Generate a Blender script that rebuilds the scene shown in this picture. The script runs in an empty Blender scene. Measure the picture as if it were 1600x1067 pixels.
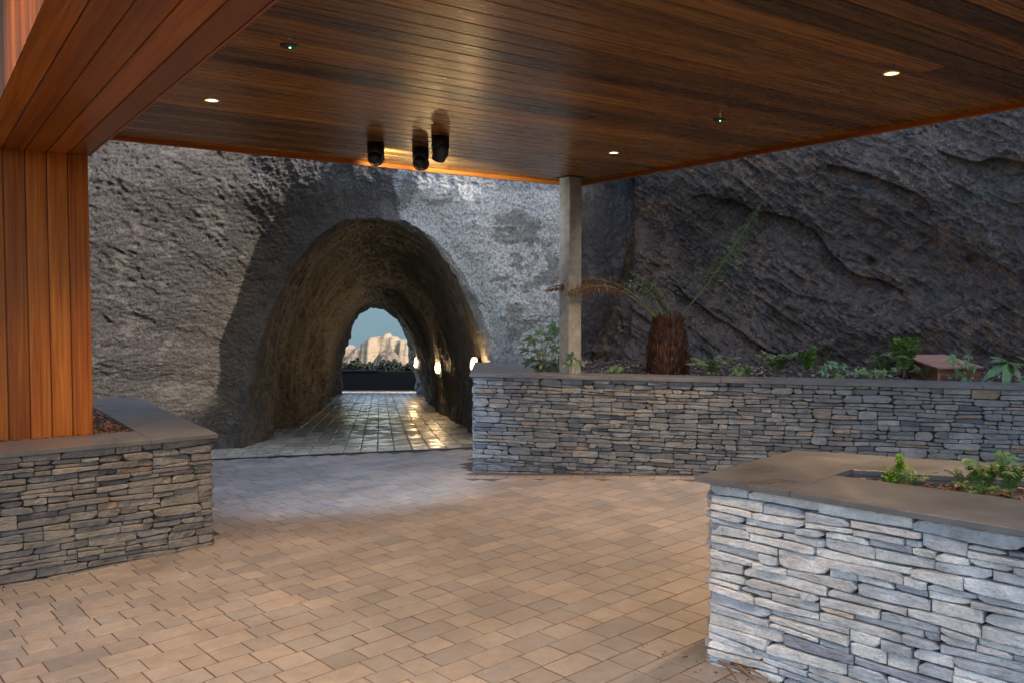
import bpy, math, random
import numpy as np
from mathutils import Vector, Matrix
random.seed(7); RS = np.random.RandomState(11)
SC = bpy.context.scene; COL = SC.collection
R = math.radians

# ------------------------------------------------------------------ camera
FPX, HOR, CAMZ = 1350.0, 478.0, 1.5
PITCH = math.atan((533.5-HOR)/FPX)
cd = bpy.data.cameras.new('camera'); cam = bpy.data.objects.new('camera', cd); COL.objects.link(cam)
cd.sensor_width = 36; cd.lens = FPX/1600*36; cd.clip_start = .05; cd.clip_end = 20000
cam.location = (0, 0, CAMZ); cam.rotation_euler = (math.pi/2-PITCH, 0, 0)
SC.camera = cam
# ------------------------------------------------------------------ sky, sun, exposure
SUN_EL, SUN_AZ = R(34), R(108)          # azimuth clockwise from +Y: light comes from the right, a little behind
w = bpy.data.worlds.new('World'); SC.world = w; w.use_nodes = True
nt = w.node_tree; bg = nt.nodes['Background']
sky = nt.nodes.new('ShaderNodeTexSky'); sky.sky_type = 'NISHITA'; sky.sun_disc = False
sky.sun_elevation = SUN_EL; sky.sun_rotation = SUN_AZ; sky.air_density = 1.0; sky.dust_density = 2.2; sky.ozone_density = 1.2
nt.links.new(sky.outputs[0], bg.inputs[0]); bg.inputs[1].default_value = .15
sd = bpy.data.lights.new('sun', 'SUN'); sd.energy = 2.0; sd.angle = R(.5); sd.color = (1, .93, .83)
so = bpy.data.objects.new('sun', sd); COL.objects.link(so)
sv = Vector((math.sin(SUN_AZ)*math.cos(SUN_EL), math.cos(SUN_AZ)*math.cos(SUN_EL), math.sin(SUN_EL)))
so.rotation_euler = sv.to_track_quat('Z', 'Y').to_euler(); so.location = (20, -5, 30)
SC.view_settings.view_transform = 'Standard'; SC.view_settings.look = 'None'
SC.view_settings.exposure = 1.95; SC.view_settings.gamma = 1.0; SC.view_settings.use_curve_mapping = False
SC.render.engine = 'CYCLES'
SC.cycles.use_denoising = True; SC.cycles.max_bounces = 8; SC.cycles.diffuse_bounces = 4; SC.cycles.glossy_bounces = 4
SC.cycles.caustics_reflective = False; SC.cycles.caustics_refractive = False; SC.cycles.sample_clamp_indirect = 6

# ------------------------------------------------------------------ pixel -> place
def ray(u, v):
    x = (u-800)/FPX; y = (533.5-v)/FPX
    c, s = math.cos(PITCH), math.sin(PITCH)
    return Vector((x, c+y*s, -s+y*c))
def PZ(u, v, z):
    d = ray(u, v); return Vector((0, 0, CAMZ))+d*((z-CAMZ)/d.z)
def PY(u, v, y):
    d = ray(u, v); return Vector((0, 0, CAMZ))+d*(y/d.y)
FS = .045
def floor_z(x): return FS*x
def PF(u, v):
    d = ray(u, v); return Vector((0, 0, CAMZ))+d*(CAMZ/(FS*d.x-d.z))

# ------------------------------------------------------------------ noise
def _h(ix, iy, iz, s):
    n = (ix.astype(np.int64)*374761393+iy.astype(np.int64)*668265263+iz.astype(np.int64)*2147483647+s*974711) & 0xffffffff
    n = ((n ^ (n >> 13))*1274126177) & 0xffffffff
    n = ((n ^ (n >> 16))*2246822519) & 0xffffffff
    return ((n ^ (n >> 15)) & 0xffffff)/float(0xffffff)*2-1
def vn(x, y, z, s=0):
    x, y, z = np.broadcast_arrays(np.asarray(x, float), np.asarray(y, float), np.asarray(z, float))
    fx, fy, fz = np.floor(x), np.floor(y), np.floor(z)
    a, b, c = x-fx, y-fy, z-fz
    a, b, c = [t*t*t*(t*(t*6-15)+10) for t in (a, b, c)]
    r = 0
    for i in (0, 1):
        for j in (0, 1):
            for k in (0, 1):
                r = r+_h(fx+i, fy+j, fz+k, s)*(a if i else 1-a)*(b if j else 1-b)*(c if k else 1-c)
    return r
def fbm(x, y, z, o=4, s=0, g=.5):
    r = 0; a = 1
    for i in range(o):
        r = r+a*vn(x, y, z, s+i*17); a *= g; x, y, z = x*2.03, y*2.03, z*2.03
    return r
def ridged(x, y, z, o=4, s=0, g=.5):
    r = 0; a = 1
    for i in range(o):
        r = r+a*(1-2*np.abs(vn(x, y, z, s+i*13))); a *= g; x, y, z = x*2.1, y*2.1, z*2.1
    return r
def sst(a, b, x):
    t = np.clip((x-a)/(b-a), 0, 1); return t*t*(3-2*t)

# ------------------------------------------------------------------ mesh helpers
def mesh_np(name, V, F, mat, parent=None, smooth=False, tint=None, uv=None, mask=None, lining=None):
    """V (n,3); F list/array of faces (all quads array, or list of tuples). tint per face (m,3) ; uv per loop ; mask per vertex"""
    me = bpy.data.meshes.new(name)
    V = np.asarray(V, np.float32)
    if isinstance(F, np.ndarray):
        m, k = F.shape; me.vertices.add(len(V)); me.vertices.foreach_set('co', V.ravel())
        me.loops.add(m*k); me.loops.foreach_set('vertex_index', F.ravel().astype(np.int32))
        me.polygons.add(m); me.polygons.foreach_set('loop_start', np.arange(0, m*k, k, dtype=np.int32))
        me.polygons.foreach_set('loop_total', np.full(m, k, np.int32)); me.update(calc_edges=True)
    else:
        me.from_pydata([tuple(map(float, v)) for v in V], [], F)
    if tint is not None:
        a = me.attributes.new('tint', 'FLOAT_COLOR', 'FACE')
        t = np.ones((len(me.polygons), 4), np.float32); t[:, :3] = np.asarray(tint, np.float32); a.data.foreach_set('color', t.ravel())
    if mask is not None:
        a = me.attributes.new('mask', 'FLOAT', 'POINT'); a.data.foreach_set('value', np.asarray(mask, np.float32).ravel())
    if lining is not None:
        a = me.attributes.new('lining', 'FLOAT', 'POINT'); a.data.foreach_set('value', np.asarray(lining, np.float32).ravel())
    if uv is not None:
        l = me.uv_layers.new(name='UVMap'); l.data.foreach_set('uv', np.asarray(uv, np.float32).ravel())
    if smooth: me.polygons.foreach_set('use_smooth', np.ones(len(me.polygons), bool))
    me.validate(); 
    o = bpy.data.objects.new(name, me); COL.objects.link(o)
    if mat: me.materials.append(mat)
    if parent: o.parent = parent
    return o
def grid_faces(nu, nv):
    i = np.arange(nu-1)[:, None]*nv+np.arange(nv-1)[None]
    return np.stack([i, i+nv, i+nv+1, i+1], -1).reshape(-1, 4)
class MB:
    def __init__(s): s.v = []; s.f = []; s.t = []; s.uv = []
    def add(s, vs, fs, tint=(1, 1, 1), uvs=None):
        b = len(s.v); s.v += [tuple(v) for v in vs]
        for i, f in enumerate(fs):
            s.f.append(tuple(b+j for j in f)); s.t.append(tint)
            if uvs: s.uv += [uvs[j] for j in f]
            else: s.uv += [(0, 0)]*len(f)
    def box(s, o, ax, ay, az, tint=(1, 1, 1)):
        o, ax, ay, az = map(Vector, (o, ax, ay, az))
        vs = [o, o+ax, o+ax+ay, o+ay, o+az, o+ax+az, o+ax+ay+az, o+ay+az]
        s.add(vs, [(0, 3, 2, 1), (4, 5, 6, 7), (0, 1, 5, 4), (1, 2, 6, 5), (2, 3, 7, 6), (3, 0, 4, 7)], tint)
    def tube(s, pts, rad, n=8, tint=(1, 1, 1), cap=True):
        pts = [Vector(p) for p in pts]; rings = []
        vs = []
        for i, p in enumerate(pts):
            d = (pts[min(i+1, len(pts)-1)]-pts[max(i-1, 0)]).normalized()
            a = d.orthogonal().normalized() if i == 0 else (pa-d*pa.dot(d)).normalized()
            pa = a; b = d.cross(a); r = rad[i] if hasattr(rad, '__len__') else rad
            vs += [p+(a*math.cos(2*math.pi*k/n)+b*math.sin(2*math.pi*k/n))*r for k in range(n)]
        fs = [(i*n+k, i*n+(k+1) % n, (i+1)*n+(k+1) % n, (i+1)*n+k) for i in range(len(pts)-1) for k in range(n)]
        if cap: fs += [tuple(range(n))[::-1], tuple((len(pts)-1)*n+k for k in range(n))]
        s.add(vs, fs, tint)
    def lathe(s, c, prof, axis=(0, 0, 1), n=28, tint=(1, 1, 1)):
        c, axis = Vector(c), Vector(axis).normalized(); a = axis.orthogonal().normalized(); b = axis.cross(a)
        vs = [c+axis*h+(a*math.cos(2*math.pi*k/n)+b*math.sin(2*math.pi*k/n))*max(r, 1e-4) for r, h in prof for k in range(n)]
        fs = [(i*n+k, i*n+(k+1) % n, (i+1)*n+(k+1) % n, (i+1)*n+k) for i in range(len(prof)-1) for k in range(n)]
        s.add(vs, fs, tint)
    def build(s, name, mat, parent=None, smooth=False):
        return mesh_np(name, s.v, s.f, mat, parent, smooth, tint=s.t, uv=s.uv)
def tag(o, label=None, cat=None, group=None, kind=None):
    if label: o['label'] = label
    if cat: o['category'] = cat
    if group: o['group'] = group
    if kind: o['kind'] = kind
    return o
def empty(name, loc=(0, 0, 0), rz=0):
    o = bpy.data.objects.new(name, None); COL.objects.link(o); o.location = loc; o.rotation_euler = (0, 0, rz); o.empty_display_size = .1
    return o
def bevel(o, w=.004, seg=2):
    m = o.modifiers.new('bevel', 'BEVEL'); m.width = w; m.segments = seg; m.limit_method = 'ANGLE'; return o

# ------------------------------------------------------------------ materials
class NT:
    def __init__(s, name):
        s.m = bpy.data.materials.new(name); s.m.use_nodes = True; s.t = s.m.node_tree
        s.b = s.t.nodes['Principled BSDF']; s.L = s.t.links.new
    def n(s, typ, ins={}, **kw):
        x = s.t.nodes.new('ShaderNode'+typ)
        for k, v in kw.items(): setattr(x, k, v)
        for k, v in ins.items():
            if isinstance(v, bpy.types.NodeSocket): s.L(v, x.inputs[k])
            else: x.inputs[k].default_value = v
        return x
    def noise(s, vec, sc, det=4, rough=.55, dist=0):
        return s.n('TexNoise', {'Vector': vec, 'Scale': sc, 'Detail': det, 'Roughness': rough, 'Distortion': dist}).outputs[0]
    def ramp(s, fac, stops):
        x = s.n('ValToRGB', {'Fac': fac}); e = x.color_ramp.elements
        while len(e) < len(stops): e.new(.5)
        for i, (p, c) in enumerate(stops):
            e[i].position = p; e[i].color = (c, c, c, 1) if not hasattr(c, '__len__') else (*c, 1)
        return x.outputs[0]
    def mix(s, fac, a, b, mode='MIX'):
        x = s.n('Mix', data_type='RGBA', blend_type=mode)
        for k, v in ((0, fac), (6, a), (7, b)):
            if isinstance(v, bpy.types.NodeSocket): s.L(v, x.inputs[k])
            else: x.inputs[k].default_value = v if k == 0 else (*v, 1)
        return x.outputs[2]
    def mth(s, op, a, b=0):
        x = s.n('Math', operation=op)
        for k, v in ((0, a), (1, b)):
            if isinstance(v, bpy.types.NodeSocket): s.L(v, x.inputs[k])
            else: x.inputs[k].default_value = v
        return x.outputs[0]
    def scale(s, vec, xyz, rot=(0, 0, 0)):
        return s.n('Mapping', {'Vector': vec, 'Scale': xyz, 'Rotation': rot}).outputs[0]
    def attr(s, name='tint', out='Color'): return s.n('Attribute', attribute_name=name).outputs[out]
    def obj(s): return s.n('TexCoord').outputs['Object']
    def uv(s): return s.n('TexCoord').outputs['UV']
    def bump(s, h, st=.5, d=.01, prev=None):
        x = s.n('Bump', {'Height': h, 'Strength': st, 'Distance': d})
        if prev: s.L(prev, x.inputs['Normal'])
        return x.outputs[0]
    def out(s, col=None, rough=None, nor=None, spec=None, metal=None, emit=None, es=0, coat=None):
        for k, v in (('Base Color', col), ('Roughness', rough), ('Normal', nor), ('Specular IOR Level', spec), ('Metallic', metal), ('Emission Color', emit), ('Coat Weight', coat)):
            if v is None: continue
            if isinstance(v, bpy.types.NodeSocket): s.L(v, s.b.inputs[k])
            else: s.b.inputs[k].default_value = (*v, 1) if hasattr(v, '__len__') else v
        if coat and nor is not None: s.L(nor, s.b.inputs['Coat Normal']); s.b.inputs['Coat Roughness'].default_value = .14
        s.b.inputs['Emission Strength'].default_value = es
        return s.m
def simple(name, col, rough=.5, **kw):
    t = NT(name); n = t.noise(t.obj(), 25, 3)
    c = t.mix(t.ramp(n, [(.3, 0.), (.7, 1.)]), [x*.82 for x in col], [min(1, x*1.12) for x in col])
    return t.out(c, rough, **kw)

def m_wood(name, ca, cb, cc, rough=.28, coat=.25):
    t = NT(name); uv = t.uv(); ti = t.attr()
    g1 = t.noise(t.scale(uv, (1.1, 42, 1)), 1, 5, .6, .6)
    g2 = t.noise(t.scale(uv, (3, 260, 1)), 1, 3, .6)
    g3 = t.noise(t.scale(uv, (.45, 5, 1)), 1, 3, .5, .5)
    c = t.ramp(g1, [(.28, ca), (.5, cb), (.72, cc)])
    c = t.mix(t.ramp(g3, [(.35, 0.), (.7, .55)]), c, ca)
    c = t.mix(t.mth('MULTIPLY', t.ramp(g2, [(.35, 1.), (.6, 0.)]), .35), c, [x*.5 for x in ca])
    c = t.mix(1.0, c, ti, 'MULTIPLY')
    h = t.mth('ADD', t.mth('MULTIPLY', g1, .6), t.mth('MULTIPLY', g2, .4))
    r = t.ramp(g1, [(.3, rough*.85), (.7, rough*1.35)])
    return t.out(c, r, t.bump(h, .25, .002), coat=coat, spec=.26)
M = {}
M['wood_ceiling'] = m_wood('ceiling_wood', (.10, .038, .006), (.36, .155, .024), (.55, .27, .055), .25, .0)
M['wood_beam'] = m_wood('beam_wood', (.22, .055, .008), (.46, .132, .016), (.62, .22, .030), .36, .0)
M['wood_grey'] = m_wood('crate_wood', (.10, .05, .035), (.24, .125, .085), (.36, .20, .14), .6, 0)

t = NT('slate_stone'); o_ = t.obj(); ti = t.attr()
n1 = t.noise(o_, 9, 5, .62); n2 = t.noise(t.scale(o_, (18, 18, 60)), 1, 5, .6); n3 = t.noise(o_, 140, 3, .6)
c = t.mix(1.0, ti, t.ramp(n1, [(.3, .66), (.5, .95), (.72, 1.28)]), 'MULTIPLY')
c = t.mix(t.mth('MULTIPLY', t.ramp(n2, [(.56, 0.), (.74, 1.)]), .35), c, (.30, .29, .27))
c = t.mix(t.mth('MULTIPLY', t.ramp(t.noise(o_, 5, 4, .6), [(.6, 0.), (.75, 1.)]), .25), c, (.26, .17, .09))
c = t.mix(t.mth('MULTIPLY', t.ramp(n3, [(.3, 1.), (.5, 0.)]), .3), c, (.06, .06, .06))
nb = t.bump(n2, .8, .014); nb = t.bump(n1, .8, .03, nb); nb = t.bump(n3, .35, .003, nb)
M['slate'] = t.out(c, t.ramp(n1, [(.3, .48), (.7, .7)]), nb, .45)
M['backing'] = simple('wall_backing', (.055, .05, .045), .95)

t = NT('coping_slate'); o_ = t.obj()
n1 = t.noise(o_, 3.5, 5, .6, .4); n2 = t.noise(t.scale(o_, (6, 40, 6)), 1, 4, .6); n3 = t.noise(o_, 90, 3)
c = t.mix(1.0, t.attr(), t.ramp(n1, [(.3, (.085, .082, .082)), (.6, (.13, .125, .122)), (.75, (.165, .157, .15))]), 'MULTIPLY')
c = t.mix(t.mth('MULTIPLY', t.ramp(n2, [(.6, 0.), (.75, 1.)]), .3), c, (.17, .11, .075))
vein = t.ramp(t.mth('ABSOLUTE', t.mth('SUBTRACT', t.noise(o_, 1.7, 3, .5, 1.5), .5)), [(.0, 1.), (.004, 0.)])
M['coping'] = t.out(c, t.ramp(n1, [(.3, .26), (.7, .42)]), t.bump(n3, .25, .002, t.bump(n1, .3, .006)))

t = NT('paver'); o_ = t.obj(); ti = t.attr()
n1 = t.noise(o_, 2.0, 4, .6); n2 = t.noise(o_, 22, 4, .6); n3 = t.noise(o_, 260, 2, .6)
c = t.mix(1.0, ti, t.ramp(n2, [(.3, .84), (.7, 1.13)]), 'MULTIPLY')
c = t.mix(1.0, c, t.ramp(n1, [(.32, .80), (.66, 1.12)]), 'MULTIPLY')
c = t.mix(t.mth('MULTIPLY', t.ramp(n3, [(.36, 1.), (.5, 0.)]), .45), c, (.09, .075, .065))
M['paver'] = t.out(c, t.ramp(n2, [(.3, .5), (.7, .68)]), t.bump(n3, .6, .003, t.bump(n2, .35, .006)), .4)
t = NT('wet_paver'); o_ = t.obj(); ti = t.attr()
n1 = t.noise(o_, 3.2, 5, .65); n2 = t.noise(o_, 26, 4, .6); n3 = t.noise(o_, 200, 2)
c = t.mix(1.0, ti, t.ramp(n2, [(.3, .7), (.7, 1.2)]), 'MULTIPLY')
M['wetpaver'] = t.out(c, t.ramp(n1, [(.42, .20), (.58, .55)]), t.bump(n3, .12, .002, t.bump(n2, .4, .006)), .6)
M['joint'] = simple('joint_sand', (.085, .055, .036), .95)

def m_rock(name, kind):
    t = NT(name); o_ = t.obj()
    big = t.noise(o_, .9, 4, .6, .3); mid = t.noise(o_, 7, 6, .68); fine = t.noise(o_, 38, 5, .7); vf = t.noise(o_, 130, 3, .7)
    if kind == 'face':
        mk = t.attr('mask', 'Fac')          # 0 raw dark rock, 1 pale sprayed coat, 2 tunnel lining
        raw = t.ramp(fine, [(.3, (.010, .007, .006)), (.47, (.030, .024, .022)), (.68, (.105, .090, .088))])
        pale = t.ramp(fine, [(.3, (.11, .105, .095)), (.48, (.28, .275, .26)), (.66, (.45, .45, .435))])
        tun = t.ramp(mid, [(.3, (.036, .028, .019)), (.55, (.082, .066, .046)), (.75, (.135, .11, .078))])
        nm = t.mth('ADD', mk, t.mth('MULTIPLY', t.mth('SUBTRACT', t.noise(o_, 2.6, 5, .65), .5), 1.1))
        c = t.mix(t.ramp(nm, [(.42, 0.), (.56, 1.)]), raw, pale)
        patch = t.ramp(t.noise(t.scale(o_, (1, 1, 1.3)), 2.1, 6, .6, .4), [(.56, 0.), (.585, .72)])
        c = t.mix(patch, c, t.mix(.5, raw, (.16, .15, .13)))
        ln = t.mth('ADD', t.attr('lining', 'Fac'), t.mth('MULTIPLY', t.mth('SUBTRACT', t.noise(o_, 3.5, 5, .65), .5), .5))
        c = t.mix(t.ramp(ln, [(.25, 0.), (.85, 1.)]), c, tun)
        c = t.mix(t.mth('MULTIPLY', t.ramp(fine, [(.34, 1.), (.46, 0.)]), .6), c, (.035, .03, .025))
        nb = t.bump(mid, .5, .025); nb = t.bump(fine, 1.0, .03, nb); nb = t.bump(vf, .8, .010, nb)
        return t.out(c, t.ramp(fine, [(.35, .62), (.65, .42)]), nb, .5)
    if kind == 'slab':
        rot = t.scale(o_, (1, 1, 1), (0, R(38), 0))
        st = t.noise(t.scale(rot, (5, 8, 17)), 1, 6, .7, .6); st2 = t.noise(t.scale(rot, (14, 20, 52)), 1, 5, .7, .6)
        c = t.ramp(mid, [(.3, (.010, .005, .0015)), (.5, (.055, .027, .009)), (.72, (.15, .082, .032))])
        c = t.mix(t.mth('MULTIPLY', t.ramp(big, [(.5, 0.), (.68, 1.)]), .6), c, (.055, .030, .013))
        c = t.mix(t.mth('MULTIPLY', t.ramp(t.noise(o_, 1.6, 4), [(.58, 0.), (.7, 1.)]), .5), c, (.035, .04, .02))
        nb = t.bump(st, 1.0, .13); nb = t.bump(st2, .8, .025, nb); nb = t.bump(fine, .5, .008, nb)
        return t.out(c, t.ramp(t.noise(o_, 3, 4), [(.35, .13), (.65, .30)]), nb, .75, coat=.6)
    if kind == 'cliff':
        n = t.noise(t.scale(o_, (.3, .3, 1.6)), 1, 7, .7); n2 = t.noise(o_, .09, 4)
        c = t.ramp(n, [(.3, (.11, .078, .045)), (.5, (.175, .130, .082)), (.7, (.215, .165, .108))])
        g = t.n('NewGeometry').outputs['Position']; z = t.n('SeparateXYZ', {0: g}).outputs[2]
        mk = t.attr('mask', 'Fac')
        c = t.mix(t.mth('MULTIPLY', mk, .9), c, (.075, .055, .038))
        return t.out(c, .9, t.bump(n, .8, .6))
M['rock_face'] = m_rock('rock_face_stone', 'face'); M['rock_slab'] = m_rock('wet_slab_stone', 'slab'); M['cliff'] = m_rock('cliff_stone', 'cliff')

t = NT('sea_water'); o_ = t.obj()
wv = t.noise(t.scale(o_, (.05, .16, 1)), 1, 6, .7)
caps = t.ramp(t.noise(t.scale(o_, (.16, .05, 1)), 1, 3, .8), [(.74, 0.), (.77, 1.)])
c = t.mix(t.ramp(wv, [(.35, 0.), (.65, 1.)]), (.016, .036, .028), (.026, .051, .039))
c = t.mix(caps, c, (.3, .33, .33))
M['sea'] = t.out(c, .55, t.bump(wv, .5, .5), .3)
t = NT('concrete'); o_ = t.obj(); n1 = t.noise(o_, 14, 5, .6); n2 = t.noise(o_, 120, 3)
c = t.ramp(n1, [(.3, (.20, .185, .155)), (.7, (.36, .335, .29))])
c = t.mix(t.mth('MULTIPLY', t.ramp(n2, [(.3, 1.), (.5, 0.)]), .5), c, (.13, .12, .10))
M['concrete'] = t.out(c, .45, t.bump(n2, .5, .004, t.bump(n1, .3, .01)))
M['black'] = simple('black_metal', (.012, .012, .013), .32)
M['darkhole'] = simple('dark_socket', (.004, .004, .004), .6)
M['steel'] = simple('steel_ring', (.45, .43, .40), .3, metal=1.0)
M['label_white'] = simple('white_tape', (.7, .7, .68), .5)
M['soil'] = simple('soil', (.03, .018, .011), .95)
t = NT('bark_chip'); ti = t.attr(); c = t.mix(1.0, ti, t.ramp(t.noise(t.obj(), 60, 3), [(.3, .7), (.7, 1.25)]), 'MULTIPLY')
M['chip'] = t.out(c, .75)
def m_leaf(name, a, b, rough=.4):
    t = NT(name); c = t.mix(1.0, t.attr(), t.ramp(t.noise(t.obj(), 18, 3), [(.3, a), (.7, b)]), 'MULTIPLY')
    m = t.out(c, rough); t.b.inputs['Subsurface Weight'].default_value = 0
    return m
M['leaf'] = m_leaf('green_leaf', (.022, .052, .011), (.050, .105, .020), .4)
M['fern'] = m_leaf('fern_green', (.05, .105, .014), (.12, .20, .03), .5)
M['fern_dull'] = m_leaf('dull_fern', (.045, .075, .022), (.10, .14, .045), .5)
M['dead'] = m_leaf('dead_frond', (.16, .07, .022), (.30, .14, .045), .7)
M['stem'] = m_leaf('plant_stem', (.10, .12, .035), (.20, .22, .08), .5)
M['trunk'] = m_leaf('fibrous_trunk', (.045, .018, .008), (.18, .072, .028), .65)
M['hedge'] = m_leaf('dark_hedge', (.008, .012, .006), (.016, .024, .010), .8)
M['shade_wall'] = simple('shaded_parapet', (.003, .004, .006), .9, spec=.05)  # near-black base colour stands in for shade beyond the exit
M['drain'] = simple('drain_metal', (.05, .05, .05), .45, metal=.8)
def emis(name, col, s):
    m = bpy.data.materials.new(name); m.use_nodes = True; b = m.node_tree.nodes['Principled BSDF']
    b.inputs['Base Color'].default_value = (*col, 1); b.inputs['Emission Color'].default_value = (*col, 1); b.inputs['Emission Strength'].default_value = s
    return m
M['glow_warm'] = emis('lit_lens', (1, .75, .40), 3)
M['glow_lamp'] = emis('lit_diffuser', (1, .76, .42), .75)
M['glow_rim'] = emis('lit_reflector', (1, .50, .12), .9)
M['led'] = emis('green_led', (.1, 1, .35), 6)

# ------------------------------------------------------------------ layout
ZC = 2.67                                            # ceiling
C0 = Vector((.61, 8.3, 0)); C0 = PZ(900, 288, ZC); C0.z = 0
E1 = Vector((.82, .572, 0)).normalized(); E2 = Vector((.572, -.82, 0)).normalized()
def CP(a, b, z=0): p = C0+E1*a+E2*b; p.z = z; return p
Z3 = Vector((0, 0, 1))

# ================================================================== ROCK FACE WITH TUNNEL
TH_Y = 9.25; TH_X = -1.47; TUN_K = -.153; TUN_L = 18.0; TUN_S = .066
def tun_x(y): return TH_X+TUN_K*(y-TH_Y)
def tun_z(y): return -.07-TUN_S*np.maximum(y-TH_Y, 0)
def y_face(x, z):
    left = np.maximum(-2.9-x, 0)
    y = 9.25-.95*left+.11*left**2*(left < 4)+ (left >= 4)*(.11*16)
    y = y+.05*np.maximum(z-.5, 0)+.55*np.maximum(z-2.75, 0)
    y = y+.9*sst(.45, 1.25, x)
    return y
def build_rock():
    NA, NT_, NO = 860, 260, 450
    th = np.linspace(R(-14), R(194), NA)
    c, s = np.cos(th), np.sin(th)
    def prof(w_, h_, n=2.15): return (np.abs(c/w_)**n+np.abs(np.where(s < 0, s*.35, s)/h_)**n)**(-1/n)
    offl = .95*sst(.30, -.65, c)
    rows = []; masks = []; lins = []
    # tunnel: from the far end to the mouth
    for k in range(NT_):
        q = 1-k/(NT_-1)
        d = TUN_L*q**1.7                                   # distance inside
        y = TH_Y+.25+d
        wd = 1.24+.10*math.exp(-d/1.2)-.05*math.exp(-((d-TUN_L)/1.5)**2)
        hg = 2.50+.06*math.sin(d*.9)-.06*math.exp(-d/1.2)+.05*sst(12, 18, d)
        r = prof(wd, hg)
        lf = np.clip(-c+.30, 0, 1.1)**.8*np.clip(1.1-s*.42, 0, 1)
        flare = lf*(.16*math.exp(-(d/.9)**1.3)+.22*math.exp(-((d-2.2)/.7)**2))+.10*np.clip(s, 0, 1)*math.exp(-d/.8)+.05*math.exp(-((d-1.9)/.18)**2)*np.clip(.6-c, 0, 1)
        r = r+flare
        ya = y+offl*(q**1.0*0+max(0, 1-d/6)); P = np.stack([tun_x(ya)+r*c, ya, tun_z(ya)+r*s], -1)
        am = (.10*fbm(P[:, 0]*.8, P[:, 1]*.55, P[:, 2]*.8, 2, 5)*(1-.5*math.exp(-d/1.2))+.020*ridged(th*1.6, P[:, 1]*3.2, .3, 3, 9, .6)
              +.014*ridged(P[:, 0]*5, P[:, 1]*9, P[:, 2]*3.5, 3, 21, .6)+.004*fbm(P[:, 0]*30, P[:, 1]*30, P[:, 2]*30, 2, 25))
        if d > 14:
            e = sst(14, 18, d); am = am*(1+1.0*e) - e*.22*np.clip(c, 0, 1)*np.clip(s*1.5, 0, 1) - e*.03*fbm(P[:, 0]*6, P[:, 1]*4, P[:, 2]*6, 3, 77)
        P[:, 0] += am*c; P[:, 2] += am*s
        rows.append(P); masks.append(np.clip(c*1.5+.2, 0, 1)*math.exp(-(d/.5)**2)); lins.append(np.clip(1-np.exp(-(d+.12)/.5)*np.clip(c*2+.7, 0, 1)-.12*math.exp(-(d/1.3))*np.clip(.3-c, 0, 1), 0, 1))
    base = rows[-1]
    mx, mz = base[:, 0], base[:, 2]; my = TH_Y+.25+offl
    for k in range(1, NO):
        q = k/(NO-1); dist = 6.5*(.40*q+.60*q**2.6)
        dx = c*1.0; dz = s*1.0
        x = mx+dx*dist*np.where(c > 0, 1, 1.1); z = mz+dz*dist
        yf = y_face(x, z)
        # round lip: sharp on the right, wide on the left
        lip = .18+.62*sst(.45, -.45, c)+.05*np.clip(s, 0, 1)
        f = np.exp(-(dist/lip)**2)
        y = yf+(my-yf)*f
        P = np.stack([x, y, z], -1)
        X, Z = x, z
        wgt = 1-np.exp(-(dist/(.25+.35*sst(.3, -.3, c)))**2)
        left = sst(-1.2, -2.6, X+.1*Z-.1)
        big = .20*fbm(X*.55, Z*.55, 3.1, 3, 31)
        mid = .035*ridged(X*1.7+.5*Z, Z*1.7, 1.2, 3, 41)
        sm_l = .013*ridged(X*8+Z*3, Z*11-X*2.5, .5, 3, 51, .75)+.015*ridged(X*21+Z*8, Z*29-X*7, .5, 2, 53, .7)+.012*fbm(X*34, Z*34, 0, 1, 55)
        sm_r = .012*ridged(X*6, Z*7, .5, 3, 61, .6)+.007*ridged(X*22, Z*24, 0, 2, 65)
        am = (big*.8+mid)*wgt+(sm_l*left+sm_r*(1-left))*(.35+.65*wgt)
        # a rib sweeping up from the left jamb over the mouth, and a stepped edge on the right shoulder
        rr = np.hypot(X-tun_x(9.4), Z-1.0)
        am += .10*np.exp(-((rr-2.75-.25*vn(th*2, 0, 0, 3))/.20)**2)*np.clip(.2-c, 0, 1)*sst(.1, .6, s)
        am += .05*sst(-.10, .10, rr-2.35-.30*vn(th*3, 1, 0, 7))*np.clip(c+.3, 0, 1)
        # skirt of rock at the foot of the left jamb
        am += .30*np.exp(-((X+3.0)/.42)**2)*np.exp(-np.clip(Z+.1, 0, 9)/.75)
        P[:, 1] -= am
        tm = np.exp(-(dist/.5)**2)*np.clip(.35-c, 0, 1)*1.2*sst(1.9, .9, Z-.8*0)
        pale = sst(-1.75, -.75, X)*(1-sst(.50, .66, X+.05*vn(Z*3, 0, 0, 2)))
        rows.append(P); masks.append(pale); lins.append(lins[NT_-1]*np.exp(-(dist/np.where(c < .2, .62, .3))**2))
    V = np.concatenate(rows); mk = np.concatenate(masks)
    # blend to the lining colour right at the lip
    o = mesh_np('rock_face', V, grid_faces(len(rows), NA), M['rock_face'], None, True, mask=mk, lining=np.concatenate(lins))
    return tag(o, kind='structure')
build_rock()

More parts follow.
